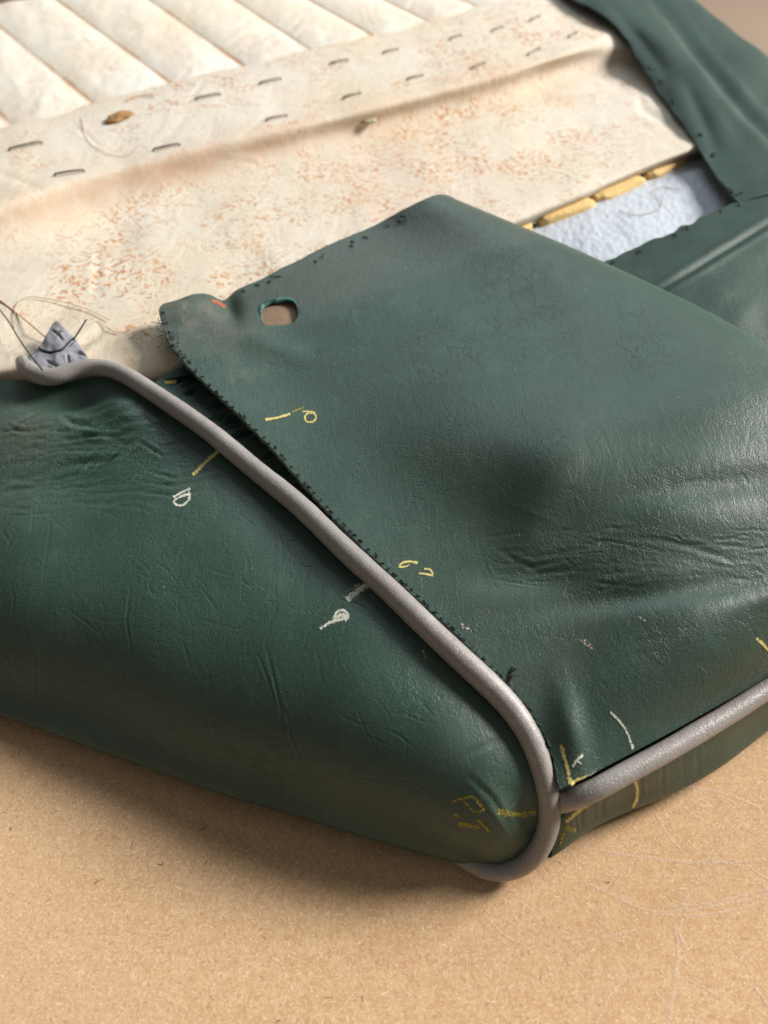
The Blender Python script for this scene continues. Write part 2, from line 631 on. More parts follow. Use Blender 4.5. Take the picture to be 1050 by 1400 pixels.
t.put(t.b.inputs['Normal'], t.bump(t.math('ADD', t.math('MULTIPLY', ftot, 0.4), t.noise(500, 3)), 0.10, 0.00008))
M['mdf'] = t.m


def mark(name, col, col2, lo=0.42, hi=0.56, scale=900, op=1.0):
    t = NT(name)
    t.put(t.b.inputs['Base Color'], t.mix(t.noise(300, 3), col, col2))
    t.b.inputs['Roughness'].default_value = 0.85
    t.b.inputs['Specular IOR Level'].default_value = 0.2
    e = t.attr('edge')
    g = t.step(t.voro(900, 'DISTANCE_TO_EDGE'), 0.0, 0.25, 0.0, 1.0)
    nz = t.math('ADD', t.math('MULTIPLY', t.noise(scale, 4, 0.8), 0.75), t.math('MULTIPLY', g, 0.16))
    nz = t.math('ADD', nz, t.math('MULTIPLY', t.noise(140, 3), 0.15))
    k = t.math('MULTIPLY', t.step(t.math('ADD', nz, t.math('MULTIPLY', e, 0.34)), lo + 0.26, hi + 0.32), op)
    t.put(t.b.inputs['Alpha'], k)
    return t.m


M['chalk_y'] = mark('yellow_chalk', (0.62, 0.52, 0.14), (0.72, 0.64, 0.30), 0.29, 0.53)
M['chalk_w'] = mark('white_chalk', (0.60, 0.62, 0.50), (0.70, 0.70, 0.60), 0.32, 0.54)
M['chalk_f'] = mark('faint_yellow_chalk', (0.34, 0.30, 0.05), (0.42, 0.36, 0.08), 0.39, 0.62, op=0.9)
M['scuff'] = mark('pale_scuff', (0.55, 0.45, 0.36), (0.60, 0.52, 0.42), 0.52, 0.70)
M['redmark'] = mark('red_stain', (0.45, 0.10, 0.04), (0.5, 0.16, 0.07), 0.35, 0.6)
M['scratch'] = mark('pale_scratch', (0.76, 0.61, 0.46), (0.80, 0.66, 0.51), 0.32, 0.74, 420, 0.6)


def plain(name, col, rough=0.7, metal=0.0, var=0.2, sc=300, bump=0.0):
    t = NT(name)
    n = t.noise(sc, 4, 0.65)
    t.put(t.b.inputs['Base Color'], t.mix(n, tuple(x * (1 - var) for x in col), tuple(min(1, x * (1 + var)) for x in col)))
    t.b.inputs['Roughness'].default_value = rough
    t.b.inputs['Metallic'].default_value = metal
    if bump:
        t.put(t.b.inputs['Normal'], t.bump(t.noise(sc * 1.5, 4, 0.7), 0.7, bump))
    return t.m


M['thread'] = plain('dark_thread', (0.012, 0.022, 0.02), 0.8)
M['thread_y'] = plain('pale_thread', (0.48, 0.36, 0.22), 0.8)
M['thread_o'] = plain('tan_thread', (0.50, 0.28, 0.16), 0.8)
M['staple'] = plain('aged_steel', (0.20, 0.16, 0.12), 0.5, 0.5, 0.4, 600)
M['crumb'] = plain('brown_crumb', (0.30, 0.16, 0.05), 0.7, 0, 0.5, 250, 0.001)
M['crumb_g'] = plain('grey_crumb', (0.42, 0.37, 0.25), 0.9, 0, 0.3, 250, 0.001)
M['foam'] = plain('yellow_foam', (0.66, 0.46, 0.19), 0.9, 0, 0.25, 180, 0.0012)
M['wadding'] = plain('white_wadding', (0.47, 0.51, 0.56), 1.0, 0, 0.05, 120, 0.0005)
M['card'] = plain('brown_backing', (0.22, 0.145, 0.085), 0.85, 0, 0.35, 120, 0.0006)
M['cut'] = plain('cut_leather_edge', (0.085, 0.105, 0.08), 0.9, 0, 0.5, 700)
M['lilac'] = plain('grey_vinyl', (0.25, 0.245, 0.27), 0.55, 0, 0.15, 120, 0.0003)
M['floor'] = plain('floor_brown', (0.24, 0.175, 0.125), 0.8, 0, 0.08, 6)
M['core'] = plain('padding_core', (0.10, 0.08, 0.06), 0.9)

# ------------------------------------------------------------------ the board
n = 2
bm_v = []
t_b = 0.018
xs, ys = (-1.6, 1.6), (-0.6, 0.80)
V = np.array([[x, y, z] for z in (0, -t_b) for y in ys for x in xs], float)
Fb = np.array([[0, 1, 3, 2], [4, 6, 7, 5], [0, 4, 5, 1], [1, 5, 7, 3], [3, 7, 6, 2], [2, 6, 4, 0]])
board = link('board', mesh_from('board', V, Fb, False), M['mdf'])
board['label'] = 'tan fibreboard table top under the green leather seat cover, with fine pale scratches'
board['kind'] = 'structure'

fl = link('floor', mesh_from('floor', np.array([[-8, -8, -0.75], [8, -8, -0.75], [8, 12, -0.75], [-8, 12, -0.75]], float), np.array([[0, 1, 2, 3]]), False), M['floor'])
fl['label'] = 'out of focus plain brown floor beyond the table'
fl['kind'] = 'structure'

# ------------------------------------------------------------------ the seat cover
seat = bpy.data.objects.new('seat_cover', None)
C.objects.link(seat)
seat['label'] = 'dark green leather seat cover with grey piping, turned back over its cream rust-stained lining'
seat['category'] = 'seat cover'
seat.empty_display_size = 0.05

# ---- side panel
Z = 0.001
top = [(-130, 560, 44), (-20, 520, 46), (55, 517, 49), (128, 508, 51), (215, 553, 52), (330, 640, 52), (470, 765, 50), (600, 885, 46), (690, 975, 40),
       (728, 1045, 33), (740, 1105, 24), (727, 1150, 14), (690, 1180, 6)]
sil = [(-260, 880, 7), (-120, 938, 7), (-10, 974, 7), (80, 1004, 7), (180, 1040, 7.5), (290, 1080, 8), (400, 1116, 8), (500, 1146, 8), (570, 1164, 7),
       (610, 1174, 6), (635, 1180, 5), (655, 1184, 4), (672, 1186, 3)]
rows = []
for v_, bulge, zk in ((0, 0, 0), (0.2, 0, 0.035), (0.42, 0, 0.14), (0.64, 0, 0.34), (0.82, 0, 0.62), (0.94, 0, 0.88), (1.0, 0, 1.0)):
    r = []
    for a, b in zip(top, sil):
        r.append((a[0] + (b[0] - a[0]) * v_, a[1] + (b[1] - a[1]) * v_, (a[2] + (b[2] - a[2]) * zk) * Z))
    rows.append(r)
Pc = [[W(*p) for p in r] for r in rows]
k1, k2 = [], []
for i, p in enumerate(Pc[-1]):
    s = min(1.0, p[2] / 0.010)
    k1.append(p + np.array([0.006 * s, 0.008 * s, -p[2] * 0.7]))
    k2.append(p + np.array([0.030 * s, 0.035 * s, -p[2] + 0.0006]))
Pc += [k1, k2]
SP = patch(Pc, 460, 640, world=True)
X, Y = project(SP)
D = np.zeros(X.shape)
# broad soft undulations
D += 0.0016 * fbm(X, Y, 190, 3, 2) * np.linspace(1, 0.1, SP.shape[0])[:, None]
D += 0.0012 * gauss(X, Y, 640, 1010, 130, 70, 40) + 0.0025 * gauss(X, Y, 90, 830, 150, 90, 20) - 0.003 * gauss(X, Y, 60, 650, 130, 40, -5)
D += -0.004 * gauss(X, Y, 95, 545, 60, 14, -5) + 0.003 * gauss(X, Y, 170, 560, 50, 25, 35)
D += -0.0018 * gauss(X, Y, 715, 1110, 45, 22, 60)
r2 = np.random.RandomState(3)
# folds that gather under the piping end, top left
for i in range(95):
    x0 = r2.uniform(-20, 220)
    y0 = 575 + (r2.rand() ** 1.1) * 130
    L = r2.uniform(50, 190)
    sl = -0.10 - 0.28 * np.clip((x0) / 200, 0, 1) + r2.normal(0, 0.16)
    pts = []
    for s in np.linspace(-0.5, 0.5, 7):
        x = x0 + s * L
        y = y0 + sl * s * L + 0.0011 * (s * L) ** 2 + r2.normal(0, 1.6)
        pts.append((x, y))
    f = np.exp(-((y0 - 600) / 70) ** 2)
    crease(D, X, Y, pts, r2.uniform(0.00005, 0.00024) * (0.35 + f), r2.uniform(1.6, 3.2))
for pts, a, wd in (([(80, 565), (100, 577), (125, 580), (150, 572), (185, 560)], 0.0014, 5),
                   ([(60, 590), (95, 597), (140, 588), (200, 575), (240, 590)], 0.0008, 4.5),
                   ([(0, 650), (40, 645), (90, 628), (160, 622)], 0.0010, 6),
                   ([(200, 640), (240, 652), (290, 640), (330, 620)], 0.0006, 3),
                   ([(190, 655), (235, 662), (280, 655), (310, 645)], 0.0005, 3),
                   ([(180, 668), (230, 675), (290, 668)], 0.0004, 3),
                   ([(185, 600), (220, 620), (262, 615)], 0.0005, 3),
                   ([(100, 565), (130, 562), (160, 558)], 0.0008, 4),
                   ([(362, 880), (372, 920), (382, 960), (392, 1010), (410, 1050)], 0.00045, 2.4),
                   ([(350, 890), (366, 930), (378, 965)], 0.0003, 2),
                   ([(378, 950), (396, 985), (404, 1015)], 0.0003, 2),
                   ([(330, 900), (300, 925), (250, 935)], 0.0002, 2.5),
                   ([(640, 1060), (672, 1090), (700, 1135)], 0.0007, 5),
                   ([(646, 1085), (668, 1110), (690, 1140)], 0.0004, 2.5),
                   ([(600, 1055), (640, 1030), (690, 1008)], 0.0005, 5),
                   ([(180, 800), (176, 850), (185, 900)], 0.0003, 2),
                   ([(30, 850), (55, 900), (50, 955)], 0.0003, 2.5)):
    crease(D, X, Y, pts, a * (0.55 if pts[0][1] < 700 else 0.34), wd * 0.8)
for i in range(170):     # fine age creases all over
    x0, y0 = r2.uniform(-20, 640), r2.uniform(680, 1120)
    if y0 > 930 + x0 * 0.35:
        continue
    an = r2.choice([1.45, 1.2, 0.5, 0.2, 1.9, -0.4]) + r2.normal(0, 0.2)
    L = r2.uniform(18, 75)
    x, y = x0, y0
    pts = [(x, y)]
    for s in range(5):
        an += r2.normal(0, 0.18)
        x += math.cos(an) * L / 5
        y += math.sin(an) * L / 5
        pts.append((x, y))
    crease(D, X, Y, pts, r2.uniform(0.00002, 0.00009), r2.uniform(1.2, 2.0), 0.3)
D *= np.clip((1 - np.linspace(0, 1, SP.shape[0])) * 12, 0, 1)[:, None] ** 0.5
SP = SP + normals(SP) * D[..., None]
wear_sheen = 0.35 * gauss(X, Y, 30, 590, 60, 40) + 0.12 * np.clip(fbm(X, Y, 120, 9), 0, 1)  # pale sheen at the upper left painted in, plus patchy wear
fold = np.clip(1.1 * gauss(X, Y, 110, 612, 210, 62, -6) + 0.7 * gauss(X, Y, 260, 645, 80, 32, -8) + 0.30 * gauss(X, Y, 210, 830, 110, 110) + 0.25 * gauss(X, Y, 30, 880, 90, 80) + 0.2 * gauss(X, Y, 390, 980, 40, 90), 0, 1)
sheet('side_panel', SP, M['green_side'], seat, 0.0013, attr={'wear_sheen': wear_sheen, 'fold': fold})
bv_side = bvh_of(SP)

# ---- piping along the side panel seam
p1 = [(30, 494, 52), (40, 507, 53.5), (72, 515, 54), (105, 506, 54.5), (140, 503, 55), (185, 521, 55.5), (232, 552, 56), (290, 593, 56), (350, 643, 55.5), (410, 692, 55),
      (470, 750, 54), (530, 805, 52.5), (590, 863, 50.5), (650, 919, 47), (700, 970, 42.5), (731, 1022, 37), (747, 1075, 29.5), (751, 1120, 21), (738, 1158, 13),
      (706, 1186, 5.5), (672, 1190, 3.7), (638, 1174, 3.7), (605, 1140, 3.7)]
P1 = curve([(a, b, c * Z) for a, b, c in p1], 460)
tt = np.linspace(0, 1, 460)
R1 = np.interp(project(P1)[1], [500, 900, 970, 1050, 1200], [0.0035, 0.0037, 0.0036, 0.0032, 0.0031]) * (1 + 0.02 * vnoise(tt * 40, tt * 0, 1, 2) + 0.015 * vnoise(tt * 160, tt * 0, 1, 5))
R1 *= np.clip(0.72 + tt * 12, 0, 1)
tube('piping', P1, R1, M['grey'], seat, 24)
p2 = [(748, 1100, 19), (774, 1095, 26), (800, 1086, 30), (850, 1060, 32), (900, 1033, 32), (950, 1004, 32), (1000, 974, 32), (1050, 942, 32), (1130, 895, 32), (1250, 830, 32), (1420, 745, 32)]
P2 = curve([(a, b, c * Z) for a, b, c in p2], 300)
R2 = np.interp(np.linspace(0, 1, 300), [0, 0.15, 0.5, 1], [0.0031, 0.0032, 0.0029, 0.0029]) * (1 + 0.02 * vnoise(np.linspace(0, 30, 300), np.zeros(300), 1, 8))
tube('piping', P2, R2, M['grey'], seat, 24)

# ---- top panel: the boxing turned back over the cover
AD = [(216, 416, 59), (232, 472, 58), (290, 535, 57), (370, 612, 56), (450, 702, 54.5), (530, 782, 53), (610, 855, 50.5), (680, 925, 46.5), (724, 975, 42), (752, 1030, 36.5), (764, 1080, 32)]
BC = [(602, 268, 72), (700, 308, 73), (800, 352, 74), (900, 402, 75), (1000, 455, 76), (1100, 515, 77), (1200, 580, 76), (1300, 650, 72), (1370, 700, 64), (1400, 722, 48), (1415, 742, 34)]
mids = [[(312, 400, 58), (430, 345, 62), (530, 300, 66)],
        [(330, 440, 58), (470, 400, 63), (600, 345, 68)],
        [(400, 505, 57.5), (560, 460, 65), (700, 405, 71)],
        [(480, 590, 57.5), (640, 545, 67), (790, 480, 73)],
        [(570, 665, 57.5), (720, 620, 70), (890, 560, 76)],
        [(650, 735, 56.5), (800, 690, 68), (980, 640, 75)],
        [(730, 800, 55), (880, 770, 62), (1080, 720, 66)],
        [(790, 870, 51.5), (940, 830, 59), (1160, 770, 62)],
        [(815, 935, 47), (980, 865, 55), (1220, 775, 57)],
        [(825, 995, 40.5), (1000, 912, 45.5), (1245, 790, 47)],
        [(838, 1043, 34), (1010, 946, 34.5), (1260, 805, 34)]]
rows = [[(a[0], a[1], a[2] * Z)] + [(p[0], p[1], p[2] * Z) for p in m] + [(b[0], b[1], b[2] * Z)] for a, m, b in zip(AD, mids, BC)]
Pc = [[W(*p) for p in r] for r in rows]
for i, r in enumerate(Pc):      # beyond the ridge the leather turns down behind itself
    a = r[-1]
    r.append(a + np.array([0.010, 0.012, -0.010]))
    r.append(a + np.array([0.014, 0.018, -0.028]))
TP = patch(Pc, 520, 560, world=True)
X, Y = project(TP)
D = np.zeros(X.shape)
D += 0.0009 * fbm(X, Y, 220, 12, 2)
# the pushed-in hollow with its crescent ridge
dr, tr_ = seg_dist(X, Y, [(702, 762), (722, 722), (742, 675), (760, 632), (785, 596), (830, 572), (890, 560), (960, 552), (1070, 535), (1200, 520)])
sg = lambda q_: 1 / (1 + np.exp(-np.clip(q_, -30, 30)))
el = ((X - 890) / 150) ** 2 + ((Y - 695) / 138) ** 2
wr_ = 32 + 36 * sg((el - 1) * 3.0) * (1 - sg((Y - 720) / 26)) * (1 - sg((X - 930) / 45))
D += 0.0016 * np.exp(-(dr / (wr_ * 0.9)) ** 2) * np.clip(tr_ * 8 + 0.15, 0, 1) * (1 - 0.35 * tr_)
D -= 0.0013 * gauss(X, Y, 860, 660, 80, 60, -25) + 0.0020 * gauss(X, Y, 980, 660, 110, 22, -5)
D += 0.0014 * gauss(X, Y, 950, 720, 120, 40, -8)
D -= 0.0016 * gauss(X, Y, 730, 790, 90, 26, 5)
D -= 0.0020 * gauss(X, Y, 900, 810, 150, 18, -8)
D += 0.0026 * gauss(X, Y, 250, 430, 45, 14, -5) - 0.003 * gauss(X, Y, 312, 418, 14, 26, -20) + 0.0012 * gauss(X, Y, 360, 470, 60, 18, 20)
D += 0.0020 * gauss(X, Y, 780, 1000, 20, 60, -12)
for pts, a, wd in (([(685, 752), (705, 768), (730, 775), (765, 765)], 0.0011, 4),
                   ([(690, 770), (720, 782), (770, 780), (820, 765)], 0.0007, 4),
                   ([(705, 758), (740, 760), (790, 752), (850, 735)], 0.0007, 4.5),
                   ([(850, 735), (900, 738), (950, 750), (1000, 765), (1060, 762)], 0.0010, 5),
                   ([(750, 740), (790, 720), (830, 690)], 0.0005, 5),
                   ([(900, 672), (940, 655), (970, 650)], 0.0007, 3),
                   ([(905, 610), (950, 595), (990, 590)], 0.0004, 3),
                   ([(960, 770), (1000, 775), (1050, 770)], 0.0005, 3),
                   ([(700, 340), (520, 395), (400, 440), (330, 462)], 0.0003, 5),
                   ([(840, 890), (870, 880), (910, 870)], 0.0005, 5)):
    crease(D, X, Y, pts, a * 0.15, wd * 0.8)
for i in range(45):
    x0, y0 = r2.uniform(680, 1050), r2.uniform(720, 800)
    L = r2.uniform(20, 80)
    sl = r2.normal(-0.02, 0.12)
    pts = [(x0 + s * L, y0 + sl * s * L + r2.normal(0, 1)) for s in np.linspace(-0.5, 0.5, 6)]
    crease(D, X, Y, pts, r2.uniform(0.00004, 0.00013), r2.uniform(1.3, 2.6))
for i in range(60):
    x0, y0 = r2.uniform(560, 1050), r2.uniform(500, 1000)
    an = r2.uniform(0, 3.14)
    L = r2.uniform(15, 60)
    pts = [(x0 + math.cos(an) * s * L, y0 + math.sin(an) * s * L + r2.normal(0, 1)) for s in np.linspace(-0.5, 0.5, 5)]
    crease(D, X, Y, pts, r2.uniform(0.00002, 0.00007), r2.uniform(1.3, 2.2), 0.3)
# raw edge a little wavy
e = np.exp(-np.arange(TP.shape[0]) / 8.0)[:, None]
D += e * 0.0010 * vnoise(X, Y, 40, 4)
TP = TP + normals(TP) * D[..., None]
e3 = np.exp(-(np.arange(TP.shape[0]) / 22.0) ** 2)[:, None]
TP[..., 1] += e * 0.0004 * vnoise(X, Y, 14, 21) + e3 * (0.0032 * gauss(X, Y, 262, 420, 34, 60) - 0.0035 * gauss(X, Y, 306, 410, 13, 60))
e2 = np.exp(-np.arange(TP.shape[1]) / 4.0)[None, :]
TP[..., 0] += e2 * 0.0004 * vnoise(X, Y, 6, 31)
# slotted hole
cx, cy, aa, bb, an = 382, 428, 25.5, 17.5, -10
ca, sa = math.cos(math.radians(an)), math.sin(math.radians(an))
u = (X - cx) * ca + (Y - cy) * sa
v = -(X - cx) * sa + (Y - cy) * ca
q = (np.abs(u) / aa) ** 3 + (np.abs(v) / bb) ** 3 + 0.18 * vnoise(X, Y, 9, 2)
qc = 0.25 * (q[:-1, :-1] + q[1:, :-1] + q[:-1, 1:] + q[1:, 1:])
dAB, _ = seg_dist(X, Y, [(216, 416), (312, 400), (430, 345), (530, 300), (602, 268), (660, 292), (690, 330)])
dlow, _ = seg_dist(X, Y, [(330, 470), (500, 405), (690, 345)])
band = 1 / (1 + np.exp(-((0.0 + (470 - Y) - (X - 330) * 0.36) / 4)))
wear_sheen = 0.20 * band + 0.75 * np.clip(gauss(X, Y, 262, 432, 30, 22, 20) * (0.5 + fbm(X, Y, 12, 3)), 0, 1) + 0.35 * np.clip(gauss(X, Y, 310, 462, 60, 26, 35) * (0.5 + 0.6 * fbm(X, Y, 14, 6)), 0, 1)
wear_sheen += 0.10 * np.clip(fbm(X, Y, 140, 15), 0, 1) + 0.35 * np.clip(gauss(X, Y, 330, 520, 40, 25, 45) * fbm(X, Y, 14, 8), 0, 1)
dc = np.hypot(X - 236, Y - 428)
rc = ~((X < 236) & (Y < 428) & (dc > 19))
sheet('top_panel', TP, M['green'], seat, 0.0014, keep=(qc > 1.0) & rc[:-1, :-1] & rc[1:, 1:] & rc[:-1, 1:] & rc[1:, :-1], edge=M['cut'], attr={'wear_sheen': np.clip(wear_sheen, 0, 1), 'fold': np.clip(0.5 * gauss(X, Y, 740, 765, 80, 26, -5) + 0.35 * gauss(X, Y, 900, 755, 150, 26, 4) + 0.3 * gauss(X, Y, 940, 660, 90, 30), 0, 1)})
bv_top = bvh_of(TP)

# hole rim and what is behind it
rim = []
for k in range(64):
    a = 2 * math.pi * k / 64
    cu, cs = math.cos(a), math.sin(a)
    r = (abs(cu) ** 3 + abs(cs) ** 3) ** (-1 / 3)
    uu, vv = cu * r * (aa + 0.5), cs * r * (bb + 0.5)
    h_, n_ = hit(bv_top, cx + uu * ca - vv * sa, cy + uu * sa + vv * ca)
    rim.append(h_ - n_ * 0.0004)
rim = np.array(rim)
tt = np.linspace(0, 2 * np.pi, 64, endpoint=False)
V, Fq = tube_mesh('r', np.concatenate([rim, rim[:2]]), np.concatenate([0.00045 + 0.0009 * np.clip(np.sin(tt + 3.4), 0, 1) ** 2, [0.0005, 0.0005]]), 8, cap=False)
link('hole_edge', mesh_from('hole_edge', V, Fq), M['teal'], seat)
BP = patch([[(335, 395, 0.056), (385, 390, 0.057), (440, 385, 0.056)], [(335, 430, 0.057), (385, 430, 0.0585), (440, 425, 0.057)], [(335, 475, 0.057), (385, 470, 0.058), (440, 465, 0.057)]], 30, 30)
sheet('backing_card', BP, M['card'], seat, 0.0008)

# ---- inner boxing between piping and top panel
i_top = [(205, 528, 52), (250, 560, 53), (310, 608, 53), (390, 674, 52), (470, 748, 51), (550, 822, 49), (630, 898, 45.5), (700, 968, 40), (738, 1030, 34), (752, 1085, 28)]
i_mid = [(235, 505, 51), (285, 545, 50), (350, 605, 49), (430, 680, 48), (505, 752, 47), (580, 826, 45), (655, 898, 42), (716, 965, 38), (746, 1025, 34), (762, 1085, 28)]
i_bot = [(300, 470, 50), (360, 520, 46), (430, 590, 44), (510, 670, 43), (590, 740, 42), (660, 810, 40), (720, 880, 38), (760, 950, 35), (775, 1020, 31), (790, 1070, 27)]
IP = patch([[(a, b, c * Z) for a, b, c in r] for r in (i_top, i_mid, i_bot)], 60, 460)
X, Y = project(IP)
D = np.zeros(X.shape)
for i in range(90):
    k = r2.rand() ** 1.5
    x0 = 225 + k * 420 + r2.uniform(0, 40)
    y0 = 525 + k * 385 - r2.uniform(0, 30)
    L = r2.uniform(14, 34)
    pts = [(x0 + s * L * 0.9, y0 - s * L * 0.25 + r2.normal(0, 0.8)) for s in np.linspace(-0.5, 0.5, 5)]
    crease(D, X, Y, pts, r2.uniform(0.0003, 0.0008) * (1.2 - k), r2.uniform(2, 3.5))
IP = IP + normals(IP) * D[..., None]
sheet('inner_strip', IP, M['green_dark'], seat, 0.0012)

# little torn green tongue by the end of the flap
TG = patch([[(224, 520, 0.052), (250, 514, 0.053), (285, 508, 0.050)], [(238, 502, 0.053), (258, 497, 0.0545), (290, 490, 0.050)], [(258, 488, 0.053), (275, 482, 0.052), (300, 474, 0.050)]], 24, 24)
sheet('torn_tab', TG, M['green_dark'], seat, 0.0012)
# foam showing in the gap
e_ = []
us, vs = np.meshgrid(np.linspace(0, np.pi, 12), np.linspace(0, 2 * np.pi, 18), indexing='ij')


def blob(name, c, r, mat, parent=None, amp=0.2, seed=0, rot=0.0, nu=18, nv=28, sq=0.8):
    us, vs = np.meshgrid(np.linspace(0, np.pi, nu), np.linspace(0, 2 * np.pi, nv), indexing='ij')
    d = np.stack([np.sin(us) * np.cos(vs), np.sin(us) * np.sin(vs), np.cos(us)], axis=-1)
    k = 1 + amp * fbm(d[..., 0] * 3 + d[..., 2] * 2 + 10, d[..., 1] * 3 - d[..., 2] + 10, 1.6, seed, 3)
    P = d * k[..., None]
    P[:, -1] = P[:, 0]
    P = np.sign(P) * np.abs(P) ** sq * np.array(r)
    c_, s_ = math.cos(rot), math.sin(rot)
    P = np.stack([P[..., 0] * c_ - P[..., 1] * s_, P[..., 0] * s_ + P[..., 1] * c_, P[..., 2]], axis=-1)
    o = link(name, mesh_from(name, P, grid_faces(nu, nv)[:, ::-1]), mat, parent)
    o.location = c
    return o


blob('foam_piece', W(232, 524, 0.050), (0.0035, 0.0022, 0.002), M['foam'], seat, 0.2, 3, 0.4)

# ---- boxing strip below the front piping
bt = [(757, 1112, 20), (775, 1106, 25), (800, 1094, 29), (850, 1068, 30), (900, 1042, 30), (950, 1013, 30), (1000, 983, 30), (1050, 951, 30), (1130, 905, 30), (1250, 840, 30), (1420, 755, 30)]
bs = [(752, 1174, 3), (765, 1165, 4), (790, 1147, 5), (850, 1114, 6), (900, 1092, 6), (950, 1068, 6), (1000, 1034, 6), (1050, 998, 6), (1130, 948, 6), (1250, 880, 6), (1420, 795, 6)]
Pr = []
for v_, zk, push in ((0, 0, 0), (0.3, 0.25, 1), (0.65, 0.6, 1), (1, 1, 0)):
    Pr.append([W(a[0] + (b[0] - a[0]) * v_, a[1] + (b[1] - a[1]) * v_, (a[2] + (b[2] - a[2]) * zk) * Z) for a, b in zip(bt, bs)])
Pr.append([p + np.array([-0.004, 0.006, -p[2] + 0.0012]) for p in Pr[-1]])
Pr.append([p + np.array([-0.02, 0.03, 0.0]) for p in Pr[-1]])
BX = patch(Pr, 120, 380, world=True)
X, Y = project(BX)
D = 0.0006 * fbm(X, Y, 120, 18, 2)
for i in range(26):
    x0 = 785 + r2.rand() ** 1.6 * 180
    y0 = 1105 - (x0 - 785) * 0.45
    pts = [(x0 + r2.normal(0, 1), y0 + s) for s in np.linspace(-18, 34, 5)]
    crease(D, X, Y, pts, r2.uniform(0.00004, 0.00018) * (1.2 - (x0 - 785) / 200), r2.uniform(2, 3.5))
BX = BX + normals(BX) * D[..., None] * (1 if normals(BX)[40, 100] @ np.array([0.4, -0.8, 0.2]) > 0 else -1)
NB = normals(BX)
if NB[40, 100] @ np.array([0.4, -0.8, 0.2]) < 0:
    NB = -NB
sheet('boxing_strip', BX, M['green_side'], seat, 0.0012, N=NB, attr={'wear_sheen': np.zeros(X.shape)})
bv_box = bvh_of(BX)

# ---- lining: calico with its step, front edge turned down
z_ = [61.8, 54.5, 48.0, 46.5, 46.5, 47, 46.5, 41]
cal = [
    [(-90, 318), (0, 288), (100, 250), (300, 199), (500, 152), (700, 98), (800, 66), (868, 38)],
    [(-90, 342), (0, 312), (100, 276), (300, 221), (500, 168), (700, 113), (806, 78), (880, 58)],
    [(-90, 368), (0, 340), (100, 304), (300, 244), (500, 188), (700, 130), (812, 92), (890, 78)],
    [(-90, 410), (0, 388), (100, 352), (300, 285), (500, 226), (700, 163), (822, 124), (918, 122)],
    [(-90, 450), (0, 436), (100, 402), (300, 335), (500, 275), (700, 208), (830, 162), (938, 158)],
    [(-90, 500), (0, 480), (100, 460), (280, 410), (500, 330), (700, 262), (838, 205), (950, 188)],
    [(-90, 530), (0, 512), (95, 518), (240, 505), (470, 400), (705, 304), (850, 243), (956, 203)],
    [(-90, 540), (0, 525), (95, 535), (242, 518), (475, 412), (708, 310), (853, 249), (958, 208)]]
rows = [[(p[0], p[1], z * Z) for p in r] for r, z in zip(cal, z_)]
st = [(-90, 203), (0, 177), (88, 152), (268, 106), (455, 61), (630, 14), (738, -12), (836, -2)]
pre = [[(a[0] + (b[0] - a[0]) * v_, a[1] + (b[1] - a[1]) * v_, z * Z) for a, b in zip(st, cal[0])] for v_, z in ((0, 60.2), (0.15, 61.2), (0.5, 61.4), (0.85, 62.4))]
rows = pre + rows
for rw in rows[:6]:
    rw[-1] = (rw[-1][0] - 6, rw[-1][1] + 2, min(rw[-1][2], 0.0555))
    rw[-2] = (rw[-2][0], rw[-2][1], rw[-2][2] - 0.0005)
CP = patch(rows, 480, 440)
X, Y = project(CP)
D = 0.0010 * fbm(X, Y, 120, 22, 3) + 0.002 * gauss(X, Y, 200, 480, 60, 25, 20) - 0.002 * gauss(X, Y, 60, 440, 80, 20, -25)
for i in range(40):
    x0, y0 = r2.uniform(-20, 900), r2.uniform(120, 520)
    an = r2.normal(-0.4, 0.5)
    L = r2.uniform(30, 110)
    pts = [(x0 + math.cos(an) * s * L, y0 + math.sin(an) * s * L + r2.normal(0, 1.5)) for s in np.linspace(-0.5, 0.5, 5)]
    crease(D, X, Y, pts, r2.uniform(0.0001, 0.0003), r2.uniform(2.5, 6))
crease(D, X, Y, [(20, 470), (60, 490), (95, 480), (150, 450)], 0.0012, 6)
crease(D, X, Y, [(830, 90), (860, 100), (900, 130), (930, 170)], 0.0005, 6)
crease(D, X, Y, [(870, 110), (880, 150), (930, 180)], 0.0004, 5)
CP = CP + normals(CP) * D[..., None]
fy = np.interp(X, [p[0] for p in cal[0]], [p[1] for p in cal[0]])
D_in = fy - Y      # positive on the stapled band
dfold, _ = seg_dist(X, Y, [(-90, 335), (0, 305), (100, 268), (300, 212), (500, 162), (700, 106), (870, 60)])
tan = 0.75 * np.exp(-(dfold / 24) ** 2) * (0.35 + 0.65 * gauss(X, Y, 260, 240, 230, 90)) + 0.35 * gauss(X, Y, 560, 260, 120, 60)  # tan along the fold paints in the shade of the slope
rust = 0.38 + 1.25 * np.clip(gauss(X, Y, 330, 330, 190, 110, -10) + gauss(X, Y, 640, 210, 170, 80, -15) + 0.7 * gauss(X, Y, 180, 420, 120, 50), 0, 1)
rust *= np.clip((Y - (290 - 0.30 * X)) / 40, 0.35, 1)
rust *= 1 - 0.6 * gauss(X, Y, 60, 500, 120, 45)
onst = 1 / (1 + np.exp(-D_in / 5))
rust = rust * (1 - onst) + onst * (0.62 + 0.45 * gauss(X, Y, 190, 150, 90, 30, -14) + 0.4 * gauss(X, Y, 700, 60, 200, 40, -14) - 0.25 * gauss(X, Y, 100, 215, 120, 40, -14))
tan = tan + 0.4 * np.exp(-np.arange(CP.shape[0]) / 7.0)[:, None] * (0.5 + fbm(X, Y, 60, 2))
sheet('calico_lining', CP, M['calico'], seat, 0.0009, attr={'rust': np.clip(rust, 0, 1), 'tan': np.clip(tan, 0, 1)})
bv_cal = bvh_of(CP)
